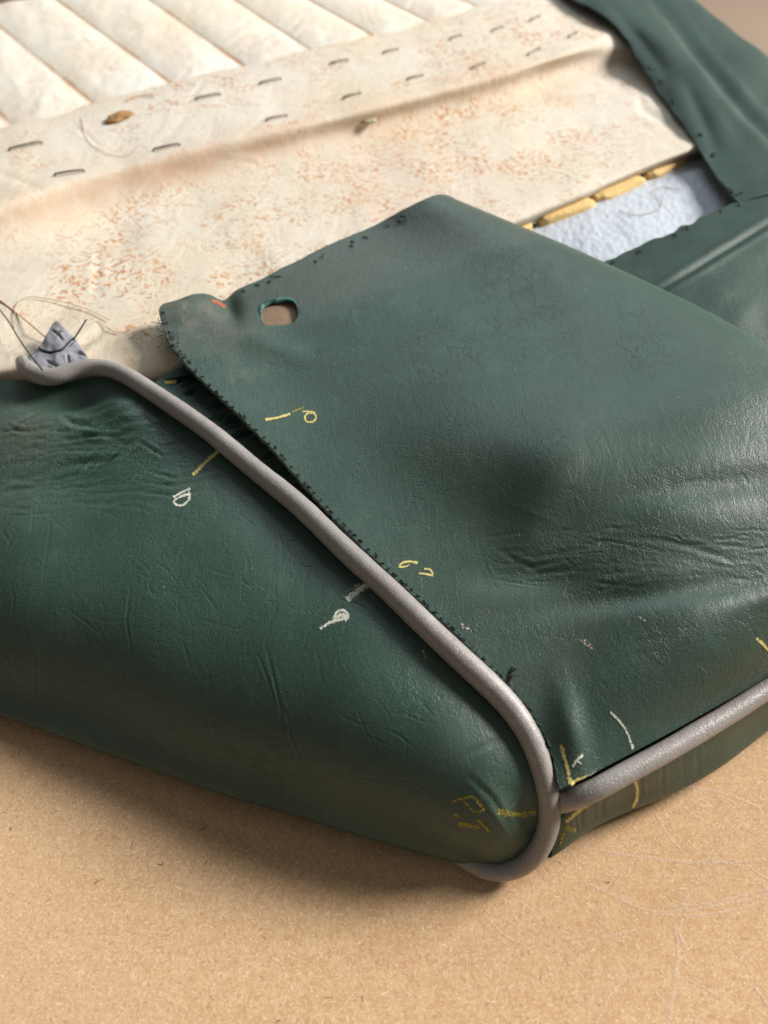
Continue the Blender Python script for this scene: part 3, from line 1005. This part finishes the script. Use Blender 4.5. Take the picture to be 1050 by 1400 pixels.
# the doubled hem under it at the right
hem = [[(640, 328), (705, 306), (780, 274), (850, 244), (905, 222), (958, 203)], [(642, 334), (707, 313), (782, 281), (852, 251), (907, 229), (962, 210)]]
HP = patch([[(p[0] + 1, p[1] + 1 + 0.6, 0.0405) for p in hem[0]], [(p[0] + 2, p[1] + 1, 0.0385) for p in hem[1]]], 6, 120)
HP[..., 2] += 0.0005 * vnoise(np.arange(120)[None, :] * 1.0, np.zeros((1, 120)), 9, 3)
sheet('hem', HP, M['quilt'], seat, 0.0008, attr={'rust': np.zeros(HP.shape[:2]), 'tan': np.zeros(HP.shape[:2])})

bv_st = bv_cal
# quilted channels: every padded channel is a piece of its own
qb = [(-240, 248), (-110, 211), (18, 174), (128, 142), (234, 114), (334, 91), (425, 69), (508, 48), (585, 29), (655, 10), (722, -4), (790, -10)]
qt = [(-420, 118), (-260, 68), (-120, 34), (-28, 14), (72, -4), (182, -16), (285, -24), (370, -30), (455, -34), (530, -38), (602, -42), (672, -46)]
for k in range(1, len(qb) - 1):
    b0, b1, t0, t1 = qb[k], qb[k + 1], qt[k], qt[k + 1]
    rws = []
    for v_ in np.linspace(-0.06, 1.0, 7):
        a = (b0[0] + (t0[0] - b0[0]) * v_, b0[1] + (t0[1] - b0[1]) * v_)
        c = (b1[0] + (t1[0] - b1[0]) * v_, b1[1] + (t1[1] - b1[1]) * v_)
        rws.append([W(a[0] + (c[0] - a[0]) * s, a[1] + (c[1] - a[1]) * s, 0.0590) for s in np.linspace(0, 1, 5)])
    QP = patch(rws, 120, 60, world=True)
    s = np.linspace(0, 1, 60)[None, :]
    v = np.linspace(0, 1, 120)[:, None]
    X, Y = project(QP)
    puff = np.clip(4 * s * (1 - s), 0, 1) ** 0.8
    fb = np.clip((v) * 14, 0, 1) ** 0.6
    D = (0.0024 * puff + 0.0005 * puff * fbm(X, Y, 34, 40 + k, 3)) * fb
    for i in range(9):
        y0 = r2.rand()
        x0 = r2.uniform(0.1, 0.9)
        i0, j0 = int(y0 * 119), int(x0 * 59)
        xx, yy = X[i0, j0], Y[i0, j0]
        L = r2.uniform(20, 50)
        an = r2.normal(-0.35, 0.25)
        pts = [(xx + math.cos(an) * q_ * L, yy + math.sin(an) * q_ * L + r2.normal(0, 1)) for q_ in np.linspace(-0.5, 0.5, 5)]
        crease(D, X, Y, pts, r2.uniform(0.0001, 0.0004), r2.uniform(2.5, 4.5))
    QP = QP + np.array([0, 0, 1.0]) * D[..., None]
    seam = np.exp(-(s / 0.03) ** 2) + np.exp(-((1 - s) / 0.03) ** 2) + v * 0
    tan = 0.9 * seam * (0.6 + fbm(X, Y, 20, 4)) + 0.25 * np.clip(fbm(X, Y, 50, 14), 0, 1) + 0.5 * np.exp(-(v / 0.03) ** 2) * (0.5 + fbm(X, Y, 25, 9))
    sheet('quilt_channel', QP, M['quilt'], seat, 0.0010, attr={'rust': 0.22 + X * 0, 'tan': np.clip(tan, 0, 1)})
# stitches along the quilt seams (too small to count)
parts = []
for k in range(1, len(qb)):
    a, b = W(*qb[k], 0.0598), W(*qt[k], 0.0598)
    n_ = 46
    for i in range(n_):
        p = a + (b - a) * (i + 0.2) / n_
        q_ = a + (b - a) * (i + 0.72) / n_
        mid = (p + q_) / 2 + np.array([0, 0, 0.0006])
        parts.append(tube_mesh('s', np.array([p, mid, q_]), 0.00035, 6))
joined('seam_stitching', parts, M['thread_y'], seat, 'stuff')

# ---- far right leather band and outer panel
Lp = [(735, -40, 66), (780, -2, 66), (838, 32, 64.5), (878, 92, 54), (912, 140, 50), (942, 186, 49), (972, 232, 49.5), (1008, 275, 51.5)]
m1 = [(800, -40, 68), (838, -8, 68), (885, 32, 66), (928, 88, 58), (962, 135, 54.5), (992, 178, 53), (1024, 222, 53), (1055, 262, 53.5)]
Mp = [(868, -40, 59), (895, -4, 58), (932, 42, 56), (972, 96, 53), (1008, 142, 51.5), (1040, 178, 51), (1076, 216, 51), (1110, 250, 50)]
n1 = [(882, -40, 56), (918, -3, 56), (962, 42, 54), (1008, 92, 52), (1050, 136, 50), (1088, 174, 48), (1130, 214, 46), (1170, 248, 45)]
Rp = [(888, -40, 30), (934, 0, 30), (985, 42, 29), (1036, 85, 28), (1085, 128, 27), (1130, 168, 26), (1180, 212, 26), (1225, 250, 26)]
Pr = []
for row in zip(Lp, m1, Mp, n1, Rp):
    r = [W(a, b, c * Z) for a, b, c in row]
    r.append(r[-1] + np.array([-0.004, 0.004, -0.020]))
    r.append(r[-1] + np.array([-0.03, 0.0, -0.008]))
    Pr.append(r)
EP = patch(Pr, 300, 260, world=True)
X, Y = project(EP)
D = 0.0014 * fbm(X, Y, 60, 51, 2)
crease(D, X, Y, [(860, -40), (896, 0), (932, 44), (972, 98), (1010, 145), (1055, 192), (1100, 235)], 0.0022, 7)
crease(D, X, Y, [(810, -20), (850, 20), (890, 70), (915, 110)], 0.0012, 8)
crease(D, X, Y, [(930, 95), (960, 160), (985, 215)], 0.0012, 9)
D += 0.0025 * gauss(X, Y, 925, 75, 16, 40, -35)
EP = EP + normals(EP) * D[..., None]
e = np.exp(-np.arange(EP.shape[1]) / 4.0)[None, :]
EP[..., 0] += e * 0.0012 * vnoise(Y, X, 16, 31)
sheet('folded_back_panel', EP, M['green_dark'], seat, 0.0016, attr={'wear_sheen': 0.0 + X * 0})  # darkened leather colour holds down the lamp sheen here
bv_far = bvh_of(EP, 2)

# ---- gusset between the ridge and the wadding
d0 = [(770, 388, 47), (820, 363, 48), (868, 339, 49), (940, 309, 50), (1000, 279, 51), (1060, 250, 50), (1150, 205, 48)]
d05 = [(800, 408, 48), (855, 385, 50), (905, 362, 52), (975, 328, 53), (1040, 288, 53), (1105, 255, 52), (1200, 210, 50)]
d1 = [(850, 428, 46), (900, 400, 50), (945, 375, 53), (1010, 338, 54), (1075, 298, 54), (1140, 260, 53), (1240, 215, 51)]
d2 = [(900, 480, 49), (950, 452, 51), (1010, 420, 52), (1075, 378, 52), (1140, 340, 52), (1210, 295, 52), (1310, 250, 52)]
d3 = [(960, 560, 46), (1010, 535, 47), (1070, 500, 48), (1140, 455, 48), (1210, 415, 48), (1280, 370, 48), (1380, 320, 48)]
GP = patch([[(a, b, c * Z) for a, b, c in r] for r in (d0, d05, d1, d2, d3)], 180, 260)
X, Y = project(GP)
D = 0.0008 * fbm(X, Y, 60, 61, 2)
crease(D, X, Y, [(840, 428), (905, 396), (960, 362), (1050, 306), (1120, 268)], 0.0010, 4)
GP = GP + normals(GP) * D[..., None]
e = np.exp(-np.arange(GP.shape[0]) / 5.0)[:, None]
GP[..., 1] += e * 0.0018 * vnoise(X, Y, 13, 71)
dm = (Y - np.interp(X, [840, 905, 960, 1050, 1120, 1200], [428, 396, 362, 306, 268, 225]))
sheet('rear_gusset', GP, M['green_dark'], seat, 0.0014, attr={'wear_sheen': 0.16 / (1 + np.exp(dm / 3))})
bv_gus = bvh_of(GP)

# ---- wadding
wr = [[(640, 330, 34), (760, 275, 34), (880, 225, 35), (965, 190, 38), (1030, 200, 40)],
      [(680, 345, 36), (800, 290, 38), (900, 248, 39), (985, 225, 41), (1050, 235, 42)],
      [(740, 370, 37), (840, 325, 40), (930, 285, 41), (1000, 258, 40), (1070, 265, 36)],
      [(820, 420, 34), (900, 375, 36), (980, 335, 38), (1050, 305, 38), (1110, 300, 34)]]
WP = patch([[(a, b, c * Z) for a, b, c in r] for r in wr], 150, 240)
X, Y = project(WP)
WP = WP + normals(WP) * (0.0008 * fbm(X, Y, 60, 81, 2) + 0.0002 * fbm(X, Y, 5, 85, 2))[..., None]
sheet('wadding', WP, M['wadding'], seat, 0.006)
bv_wad = bvh_of(WP)

# foam lumps and the green cord between them
for (x0, y0, x1, y1, r, sd) in ((686, 318, 714, 305, 0.0050, 1), (733, 300, 800, 277, 0.0060, 2), (806, 271, 866, 246, 0.0062, 3), (877, 240, 928, 216, 0.0058, 4)):
    a, b = W(x0, y0 + 1, 0.0375), W(x1, y1 + 1, 0.0375)
    L = np.linalg.norm(b - a)
    ang = math.atan2(b[1] - a[1], b[0] - a[0])
    blob('foam_piece', (a + b) / 2, (L / 2 * 1.10, 0.0085, r * 0.75), M['foam'], seat, 0.16, 20 + sd, ang, 28, 44, 0.38)
gc = [(670, 330, 33), (722, 305, 35), (760, 292, 33.5), (802, 276, 35.5), (840, 262, 34), (870, 246, 35.5), (905, 234, 34), (935, 219, 36), (958, 207, 37)]
GC = curve([(a, b, c * Z) for a, b, c in gc], 90)
tg = np.linspace(0, 90, 90)
tube('green_cord', GC, 0.0052 * (1 + 0.25 * vnoise(tg, tg * 0, 5, 3)), M['teal'], seat, 12)

# ---- dark core of the cushion, closes the inside
core_pts = [W(60, 600, 0.02), W(560, 900, 0.02), W(735, 1075, 0.02), W(1300, 800, 0.02), W(1500, 500, 0.02), W(1150, 190, 0.02), W(900, 0, 0.02), W(100, 15, 0.02), W(-420, 118, 0.02), W(-120, 560, 0.02)]
V = np.array([[p[0], p[1], 0.026] for p in core_pts] + [[p[0], p[1], 0.001] for p in core_pts])
n_ = len(core_pts)
me = bpy.data.meshes.new('padding_core')
me.from_pydata(V.tolist(), [], [list(range(n_)), list(range(2 * n_ - 1, n_ - 1, -1))] + [[i, i + n_, (i + 1) % n_ + n_, (i + 1) % n_] for i in range(n_)])
link('padding', me, M['core'], seat)

# ---- grey vinyl scrap at the end of the piping
sc_rows = [[(34, 498, 54), (62, 508, 55), (92, 506, 56), (122, 494, 57)],
           [(46, 482, 54), (68, 486, 55.5), (90, 484, 56), (120, 488, 56)],
           [(60, 464, 54.5), (74, 463, 55.5), (90, 464, 56), (110, 474, 55.5)],
           [(73, 443, 54), (79, 440, 55), (86, 447, 55.5), (101, 461, 55)]]
SC = patch([[(a, b, c * Z) for a, b, c in r] for r in sc_rows], 60, 50)
X, Y = project(SC)
D = 0.0004 * fbm(X, Y, 12, 91, 2)
for pts in ([(52, 478), (66, 482), (84, 480), (100, 466), (112, 446)], [(70, 452), (80, 458), (86, 466)], [(92, 483), (94, 497)], [(92, 483), (108, 481), (118, 488)],
            [(60, 492), (72, 497), (80, 503)], [(76, 456), (84, 454)]):
    crease(D, X, Y, pts, 0.0009, 1.5, 0.2)
SC = SC + normals(SC) * D[..., None]
sheet('vinyl_scrap', SC, M['lilac'], seat, 0.0009)
bv_sc = bvh_of(SC)


# ------------------------------------------------------------------ marks that lie on a surface
def ribbon(name, bvh, pts, wid, mat, parent, lift=0.00010, n=None, label=None, taper=False):
    """a thin chalk or scratch mark that follows the surface under it; wid in photograph pixels"""
    pts = np.array(pts, float)
    d = np.linalg.norm(np.diff(pts, axis=0), axis=1)
    t = np.concatenate([[0], np.cumsum(d)])
    n = n or max(8, int(t[-1] / 1.5))
    if len(pts) > 2:
        Q = spline(t / t[-1], pts, np.linspace(0, 1, n))
    else:
        Q = pts[0] + (pts[1] - pts[0]) * np.linspace(0, 1, n)[:, None]
    T = np.gradient(Q, axis=0)
    T /= np.linalg.norm(T, axis=1, keepdims=True)
    Nn = np.stack([-T[:, 1], T[:, 0]], axis=1)
    ww = wid * (1 + 0.25 * vnoise(np.arange(n) * 1.0, np.zeros(n), 4, int(abs(pts[0, 0]))))
    if taper:
        ww = ww * np.clip(np.sin(np.linspace(0, np.pi, n)), 0.15, 1)
    K = 5
    V = np.zeros((n, K, 3))
    E = np.zeros((n, K))
    for i in range(n):
        for k in range(K):
            s = (k / (K - 1) - 0.5) * 2
            q_ = Q[i] + Nn[i] * s * ww[i] * 0.6
            h_, nn = hit(bvh, q_[0], q_[1])
            if h_ is None:
                h_, nn = (V[i - 1, k] if i else W(q_[0], q_[1], 0.05)), np.array([0, 0, 1.0])
                V[i, k] = h_
            else:
                V[i, k] = h_ + nn * lift
            E[i, k] = 1 - s * s
    me = mesh_from(name, V, grid_faces(n, K), True, {'edge': E})
    o = link(name, me, mat, parent)
    if label:
        o['label'] = label
    return o


def ck(bvh, pts, wid, mat, lift=0.00010):
    return ribbon('chalk_mark', bvh, pts, wid * 1.25, M[mat], seat, lift)


# top panel
ck(bv_top, [(363, 574), (380, 571), (397, 566)], 3.2, 'chalk_y')
ck(bv_top, [(399, 564), (408, 560), (416, 557)], 2.0, 'chalk_f')
ck(bv_top, [(413, 563), (422, 563), (431, 565)], 2.2, 'chalk_y')
ck(bv_top, [(424, 564), (417, 570), (419, 576), (427, 577), (432, 572), (430, 566), (424, 565)], 2.2, 'chalk_y')
ck(bv_top, [(546, 773), (552, 769), (562, 768), (571, 770)], 3.0, 'chalk_y')
ck(bv_top, [(545, 775), (553, 775), (560, 772)], 2.2, 'chalk_y')
ck(bv_top, [(573, 784), (582, 785), (592, 787)], 2.4, 'chalk_y')
ck(bv_top, [(580, 778), (588, 779), (592, 786)], 2.4, 'chalk_y')
ck(bv_top, [(834, 973), (846, 985), (857, 1001), (865, 1024)], 3.0, 'chalk_w')
ck(bv_top, [(1034, 872), (1042, 880), (1056, 894)], 3.4, 'chalk_y')
ck(bv_top, [(767, 1018), (772, 1036), (777, 1056), (780, 1072)], 4.6, 'chalk_y')
ck(bv_top, [(780, 1071), (792, 1066), (806, 1062)], 5.0, 'chalk_y')
ck(bv_top, [(806, 1061), (815, 1056)], 3, 'chalk_w')
ck(bv_top, [(783, 1049), (788, 1040), (797, 1032)], 3.6, 'chalk_w')
ck(bv_top, [(788, 1040), (795, 1044)], 2.4, 'chalk_w')
ck(bv_top, [(786, 872), (800, 880), (813, 889)], 5, 'scuff')
ck(bv_top, [(798, 876), (806, 884)], 8, 'scuff')
ck(bv_top, [(630, 853), (638, 858), (646, 862)], 7, 'scuff')
ck(bv_top, [(872, 842), (884, 850)], 4, 'scuff')
ck(bv_top, [(290, 411), (298, 414), (308, 420)], 5, 'redmark')
# side panel
ck(bv_side, [(299, 617), (288, 626), (276, 637), (264, 650)], 4.2, 'chalk_y')
ck(bv_side, [(237, 680), (247, 674), (260, 668)], 3.0, 'chalk_w')
ck(bv_side, [(258, 671), (259, 681), (254, 688), (243, 691), (238, 687), (245, 680), (258, 676)], 3.0, 'chalk_w')
ck(bv_side, [(510, 796), (502, 800)], 4.4, 'chalk_y')
ck(bv_side, [(502, 800), (488, 809), (474, 820)], 7.5, 'chalk_w')
ck(bv_side, [(494, 799), (482, 803), (472, 812)], 4.0, 'scuff')
ck(bv_side, [(438, 860), (448, 853), (460, 848), (472, 846)], 4.2, 'chalk_w')
ck(bv_side, [(456, 848), (462, 836), (470, 835), (476, 842), (472, 849)], 3.6, 'chalk_w')
ck(bv_side, [(460, 845), (468, 841), (474, 845)], 6.5, 'chalk_w')
ck(bv_side, [(577, 890), (584, 903)], 4, 'scuff')
ck(bv_side, [(616, 1097), (630, 1092), (645, 1089)], 4.4, 'chalk_f')
ck(bv_side, [(645, 1089), (655, 1097), (662, 1106)], 4.4, 'chalk_f')
ck(bv_side, [(662, 1106), (652, 1110), (641, 1102), (634, 1095)], 3.2, 'chalk_f')
ck(bv_side, [(622, 1112), (628, 1118)], 5, 'chalk_f')
ck(bv_side, [(626, 1127), (640, 1128), (655, 1131)], 8, 'chalk_f')
ck(bv_side, [(652, 1120), (660, 1128), (669, 1137)], 5, 'chalk_f')
ck(bv_side, [(680, 1108), (700, 1113), (716, 1112), (733, 1110)], 9, 'chalk_f')
# boxing strip
ck(bv_box, [(803, 1101), (792, 1108), (774, 1124)], 4.4, 'chalk_y')
ck(bv_box, [(773, 1128), (780, 1134), (787, 1135)], 7.5, 'chalk_f')
ck(bv_box, [(771, 1138), (768, 1146), (765, 1156)], 4.4, 'chalk_f')
ck(bv_box, [(868, 1068), (871, 1080), (870, 1092), (865, 1104)], 4.0, 'chalk_y')

# scratches on the board
bvb = BVHTree.FromPolygons([(-2, -1, 0), (2, -1, 0), (2, 3, 0), (-2, 3, 0)], [(0, 1, 2, 3)])
for pts, wd in (([(795, 1205), (840, 1225), (880, 1243), (930, 1246), (990, 1236), (1060, 1222)], 4),
                ([(905, 1240), (960, 1236), (1060, 1212)], 3),
                ([(880, 1248), (940, 1252), (1060, 1230)], 3),
                ([(925, 1248), (960, 1195), (1000, 1140), (1028, 1108)], 4),
                ([(780, 1291), (830, 1281), (876, 1270)], 3.5),
                ([(922, 1262), (927, 1300), (922, 1350), (912, 1410)], 5),
                ([(938, 1240), (930, 1275), (940, 1300)], 4),
                ([(820, 1163), (880, 1172), (950, 1179), (1060, 1176)], 4),
                ([(800, 1372), (830, 1345), (850, 1322)], 4),
                ([(815, 1400), (840, 1352), (862, 1330)], 3),
                ([(668, 1255), (685, 1275), (705, 1288)], 2.6),
                ([(1030, 1345), (1042, 1362), (1052, 1378)], 4),
                ([(930, 1075), (990, 1085), (1040, 1105)], 4),
                ([(940, 1340), (965, 1352), (985, 1365)], 3),
                ([(1010, 1170), (1030, 1190), (1056, 1205)], 3),
                ([(895, 1110), (920, 1150), (935, 1165)], 2.5)):
    ribbon('scratch', bvb, pts, wd * 1.4, M['scratch'], board, 0.00012)

# ------------------------------------------------------------------ threads, staples, small things
def on(bvh, pts, lift, n=24):
    Q = []
    for p in pts:
        h_, nn = hit(bvh, p[0], p[1])
        if h_ is None:
            h_, nn = W(p[0], p[1], 0.055), np.array([0, 0, 1.0])
        l = p[2] * Z if len(p) > 2 else lift
        Q.append(h_ + np.array([0, 0, 1.0]) * l)
    return curve(Q, n, world=True)


parts = []
edge = [(a, b) for a, b, c in AD]
ed = np.array(edge, float)
L = np.concatenate([[0], np.cumsum(np.linalg.norm(np.diff(ed, axis=0), axis=1))])
s = 14
while s < L[-1] - 60:
    x = np.interp(s, L, ed[:, 0])
    y = np.interp(s, L, ed[:, 1])
    # inside the panel by a few pixels: a stitch hole with a stub of thread
    ox, oy = 3.2, -2.0
    h_, nn = hit(bv_top, x + ox + 1.5, y + oy)
    if h_ is not None:
        parts.append(tube_mesh('s', np.array([h_ - nn * 0.0004, h_, h_ + nn * 0.00012]), r2.uniform(0.00035, 0.00055), 7))
        a = h_ + nn * 0.0003
        l = r2.uniform(0.0005, 0.0012)
        d = np.array([r2.uniform(-1, 0.2), r2.uniform(-1, 0.3), r2.uniform(-0.1, 0.5)])
        d /= np.linalg.norm(d)
        b = a + d * l
        c = b + np.array([r2.normal(0, 0.0006), r2.normal(0, 0.0006), -0.0004])
        parts.append(tube_mesh('s', curve([a - nn * 0.0006, a, b, c], 7, True), r2.uniform(0.00016, 0.00042), 6))
        if r2.rand() < 0.5:
            d = np.array([r2.uniform(-1, 0.2), r2.uniform(-1, 0.3), r2.uniform(-0.3, 0.5)])
            parts.append(tube_mesh('s', curve([a, a + d * l * 0.6, a + d * l + np.array([0.0004, 0, -0.0004])], 6, True), 0.00012, 6))
    s += r2.uniform(8, 15)
# a denser tangle where the flap starts
for i in range(30):
    x, y = 220 + r2.uniform(-3, 26), 0
    y = 450 + (x - 220) * 1.3 + r2.uniform(-10, 14)
    h_ = W(x, y, 0.060)
    d = r2.normal(0, 1, 3) * np.array([1, 1, 0.4])
    d /= np.linalg.norm(d)
    l = r2.uniform(0.0012, 0.0045)
    parts.append(tube_mesh('s', curve([h_, h_ + d * l * 0.5 + r2.normal(0, 0.0004, 3), h_ + d * l + r2.normal(0, 0.0006, 3)], 8, True), r2.uniform(0.0001, 0.0002), 6))
# stitches along the raw upper edge
for k, (x, y) in enumerate([(330, 392), (352, 385), (366, 380), (378, 374), (430, 352), (440, 347), (478, 331), (484, 327), (500, 319), (531, 305), (545, 299), (548, 296), (552, 291), (556, 297)]):
    h_, nn = hit(bv_top, x, y + 5)
    if h_ is None:
        continue
    for j in range(2):
        d = r2.normal(0, 1, 3) * np.array([1, 1, 0.2])
        d /= np.linalg.norm(d)
        l = r2.uniform(0.0012, 0.003)
        parts.append(tube_mesh('s', curve([h_, h_ + d * l * 0.5 + np.array([0, 0, 0.0005]), h_ + d * l], 8, True), 0.00022, 6))
joined('stitch_remnants', parts, M['thread'], seat, 'stuff')
# frayed tuft near the corner
parts = []
for pts in ([(694, 936, 0), (697, 926, 2.5), (706, 921, 3)], [(694, 936, 0), (694, 927, 3), (700, 922, 4)], [(693, 937, 0), (699, 929, 2), (707, 924, 1)]):
    parts.append(tube_mesh('t', on(bv_top, pts, 0.0005, 12), 0.00035, 6))
joined('thread_tuft', parts, M['thread'], seat)
# stitches at far panel edges
parts = []
for (bv, pp) in ((bv_far, [(886, 92), (892, 96), (905, 112), (922, 140), (960, 186), (972, 212), (1000, 262), (1010, 265)]), (bv_gus, [(835, 361), (870, 345), (925, 322), (940, 314), (1010, 282), (985, 290)])):
    for (x, y) in pp:
        h_, nn = hit(bv, x, y)
        if h_ is None:
            continue
        for j in range(2):
            d = r2.normal(0, 1, 3) * np.array([1, 1, 0.2])
            d /= np.linalg.norm(d)
            parts.append(tube_mesh('s', curve([h_, h_ + d * 0.0015 + np.array([0, 0, 0.0006]), h_ + d * 0.003], 8, True), 0.0004, 6))
joined('stitch_remnants', parts, M['thread'], seat, 'stuff')

# threads at the scrap
tube('thread', on(bv_sc, [(54, 477), (60, 481), (72, 483), (84, 480), (93, 472), (101, 464)], 0.0006, 30), 0.00045, M['thread'], seat, 8)
a = on(bv_sc, [(101, 464)], 0.0006, 2) if False else None
tube('thread', curve([tuple(W(100, 465, 0.0605)), tuple(W(106, 456, 0.062)), tuple(W(113, 445, 0.0635)), tuple(W(118, 437, 0.064))], 20, True), 0.00032, M['thread'], seat, 8)
tube('thread', curve([tuple(W(58, 506, 0.0605)), tuple(W(45, 490, 0.060)), tuple(W(36, 478, 0.056)), tuple(W(24, 460, 0.0515)), tuple(W(10, 437, 0.050)), tuple(W(-10, 412, 0.050))], 50, True), 0.00030, M['thread'], seat, 8)
tube('thread', on(bv_cal, [(92, 488), (70, 470), (30, 436), (-10, 405)], 0.0012, 40), 0.00035, M['thread_o'], seat, 8)
tube('thread', on(bv_cal, [(24, 448), (22, 425), (34, 410), (60, 410), (110, 422), (150, 440)], 0.0010, 50), 0.00018, M['thread_y'], seat, 6)
tube('thread', on(bv_cal, [(135, 438), (150, 452), (170, 456), (182, 450)], 0.0008, 30), 0.00016, M['thread_o'], seat, 6)
tube('thread', on(bv_wad, [(845, 290), (870, 296), (890, 292), (905, 278), (893, 262), (905, 258), (930, 262)], 0.0008, 60), 0.00018, M['thread_o'], seat, 6)
tube('thread', on(bv_st, [(112, 162), (116, 185), (135, 205), (170, 215), (190, 200)], 0.0005, 40), 0.00013, M['thread_o'], seat, 6)
tube('thread', on(bv_st, [(172, 140), (195, 133), (212, 134)], 0.0010, 20), 0.00035, M['thread_o'], seat, 6)

# staples
def staple_mesh(L):
    P = [(-L / 2, 0, -0.0012), (-L / 2, 0, 0.0004), (-L / 2 + 0.0006, 0, 0.0009), (0, 0, 0.0011), (L / 2 - 0.0006, 0, 0.0009), (L / 2, 0, 0.0004), (L / 2, 0, -0.0012)]
    V, Fq = tube_mesh('staple', np.array(P), 0.00058, 8)
    return mesh_from('staple', V, Fq)


sm = None
for (x0, y0, x1, y1) in ((13, 206, 57, 196), (268, 137, 301, 130), (355, 116, 384, 109), (451, 89, 476, 83), (524, 74, 544, 68), (75, 241, 115, 235),
                         (210, 207, 246, 199), (364, 166, 392, 159), (469, 136, 493, 128), (557, 110, 578, 104), (645, 95, 663, 87), (722, 76, 737, 68), (615, 55, 630, 49), (672, 44, 687, 38),
                         (725, 29, 738, 23), (778, 52, 788, 46)):
    a, na = hit(bv_st, x0, y0)
    b, nb = hit(bv_st, x1, y1)
    if a is None or b is None:
        continue
    if sm is None:
        sm = staple_mesh(0.014)
    o = link('staple', sm, M['staple'], seat)
    o.location = (a + b) / 2 + np.array([0, 0, 0.0004])
    d = b - a
    o.rotation_euler = (0, -math.atan2(d[2], math.hypot(d[0], d[1])), math.atan2(d[1], d[0]))
    o.scale = (np.linalg.norm(d) / 0.014, 1, 1)

# two crumbs lying on the strip
h_, _ = hit(bv_st, 163, 163)
cr = blob('crumb', h_ + np.array([0, 0, 0.0010]), (0.0078, 0.0040, 0.0016), M['crumb'], None, 0.5, 5, 0.7)
cr['label'] = 'lumpy brown crumb of old foam lying on the stapled band of cream cloth'
cr['category'] = 'crumb'
h_, _ = hit(bv_cal, 503, 166)
cr = blob('crumb', h_ + np.array([0, 0, 0.0006]), (0.0050, 0.0042, 0.0009), M['crumb_g'], None, 0.35, 9, 0.2)
cr['label'] = 'small dull grey-olive crumb on the stained cloth below the staples'
cr['category'] = 'crumb'
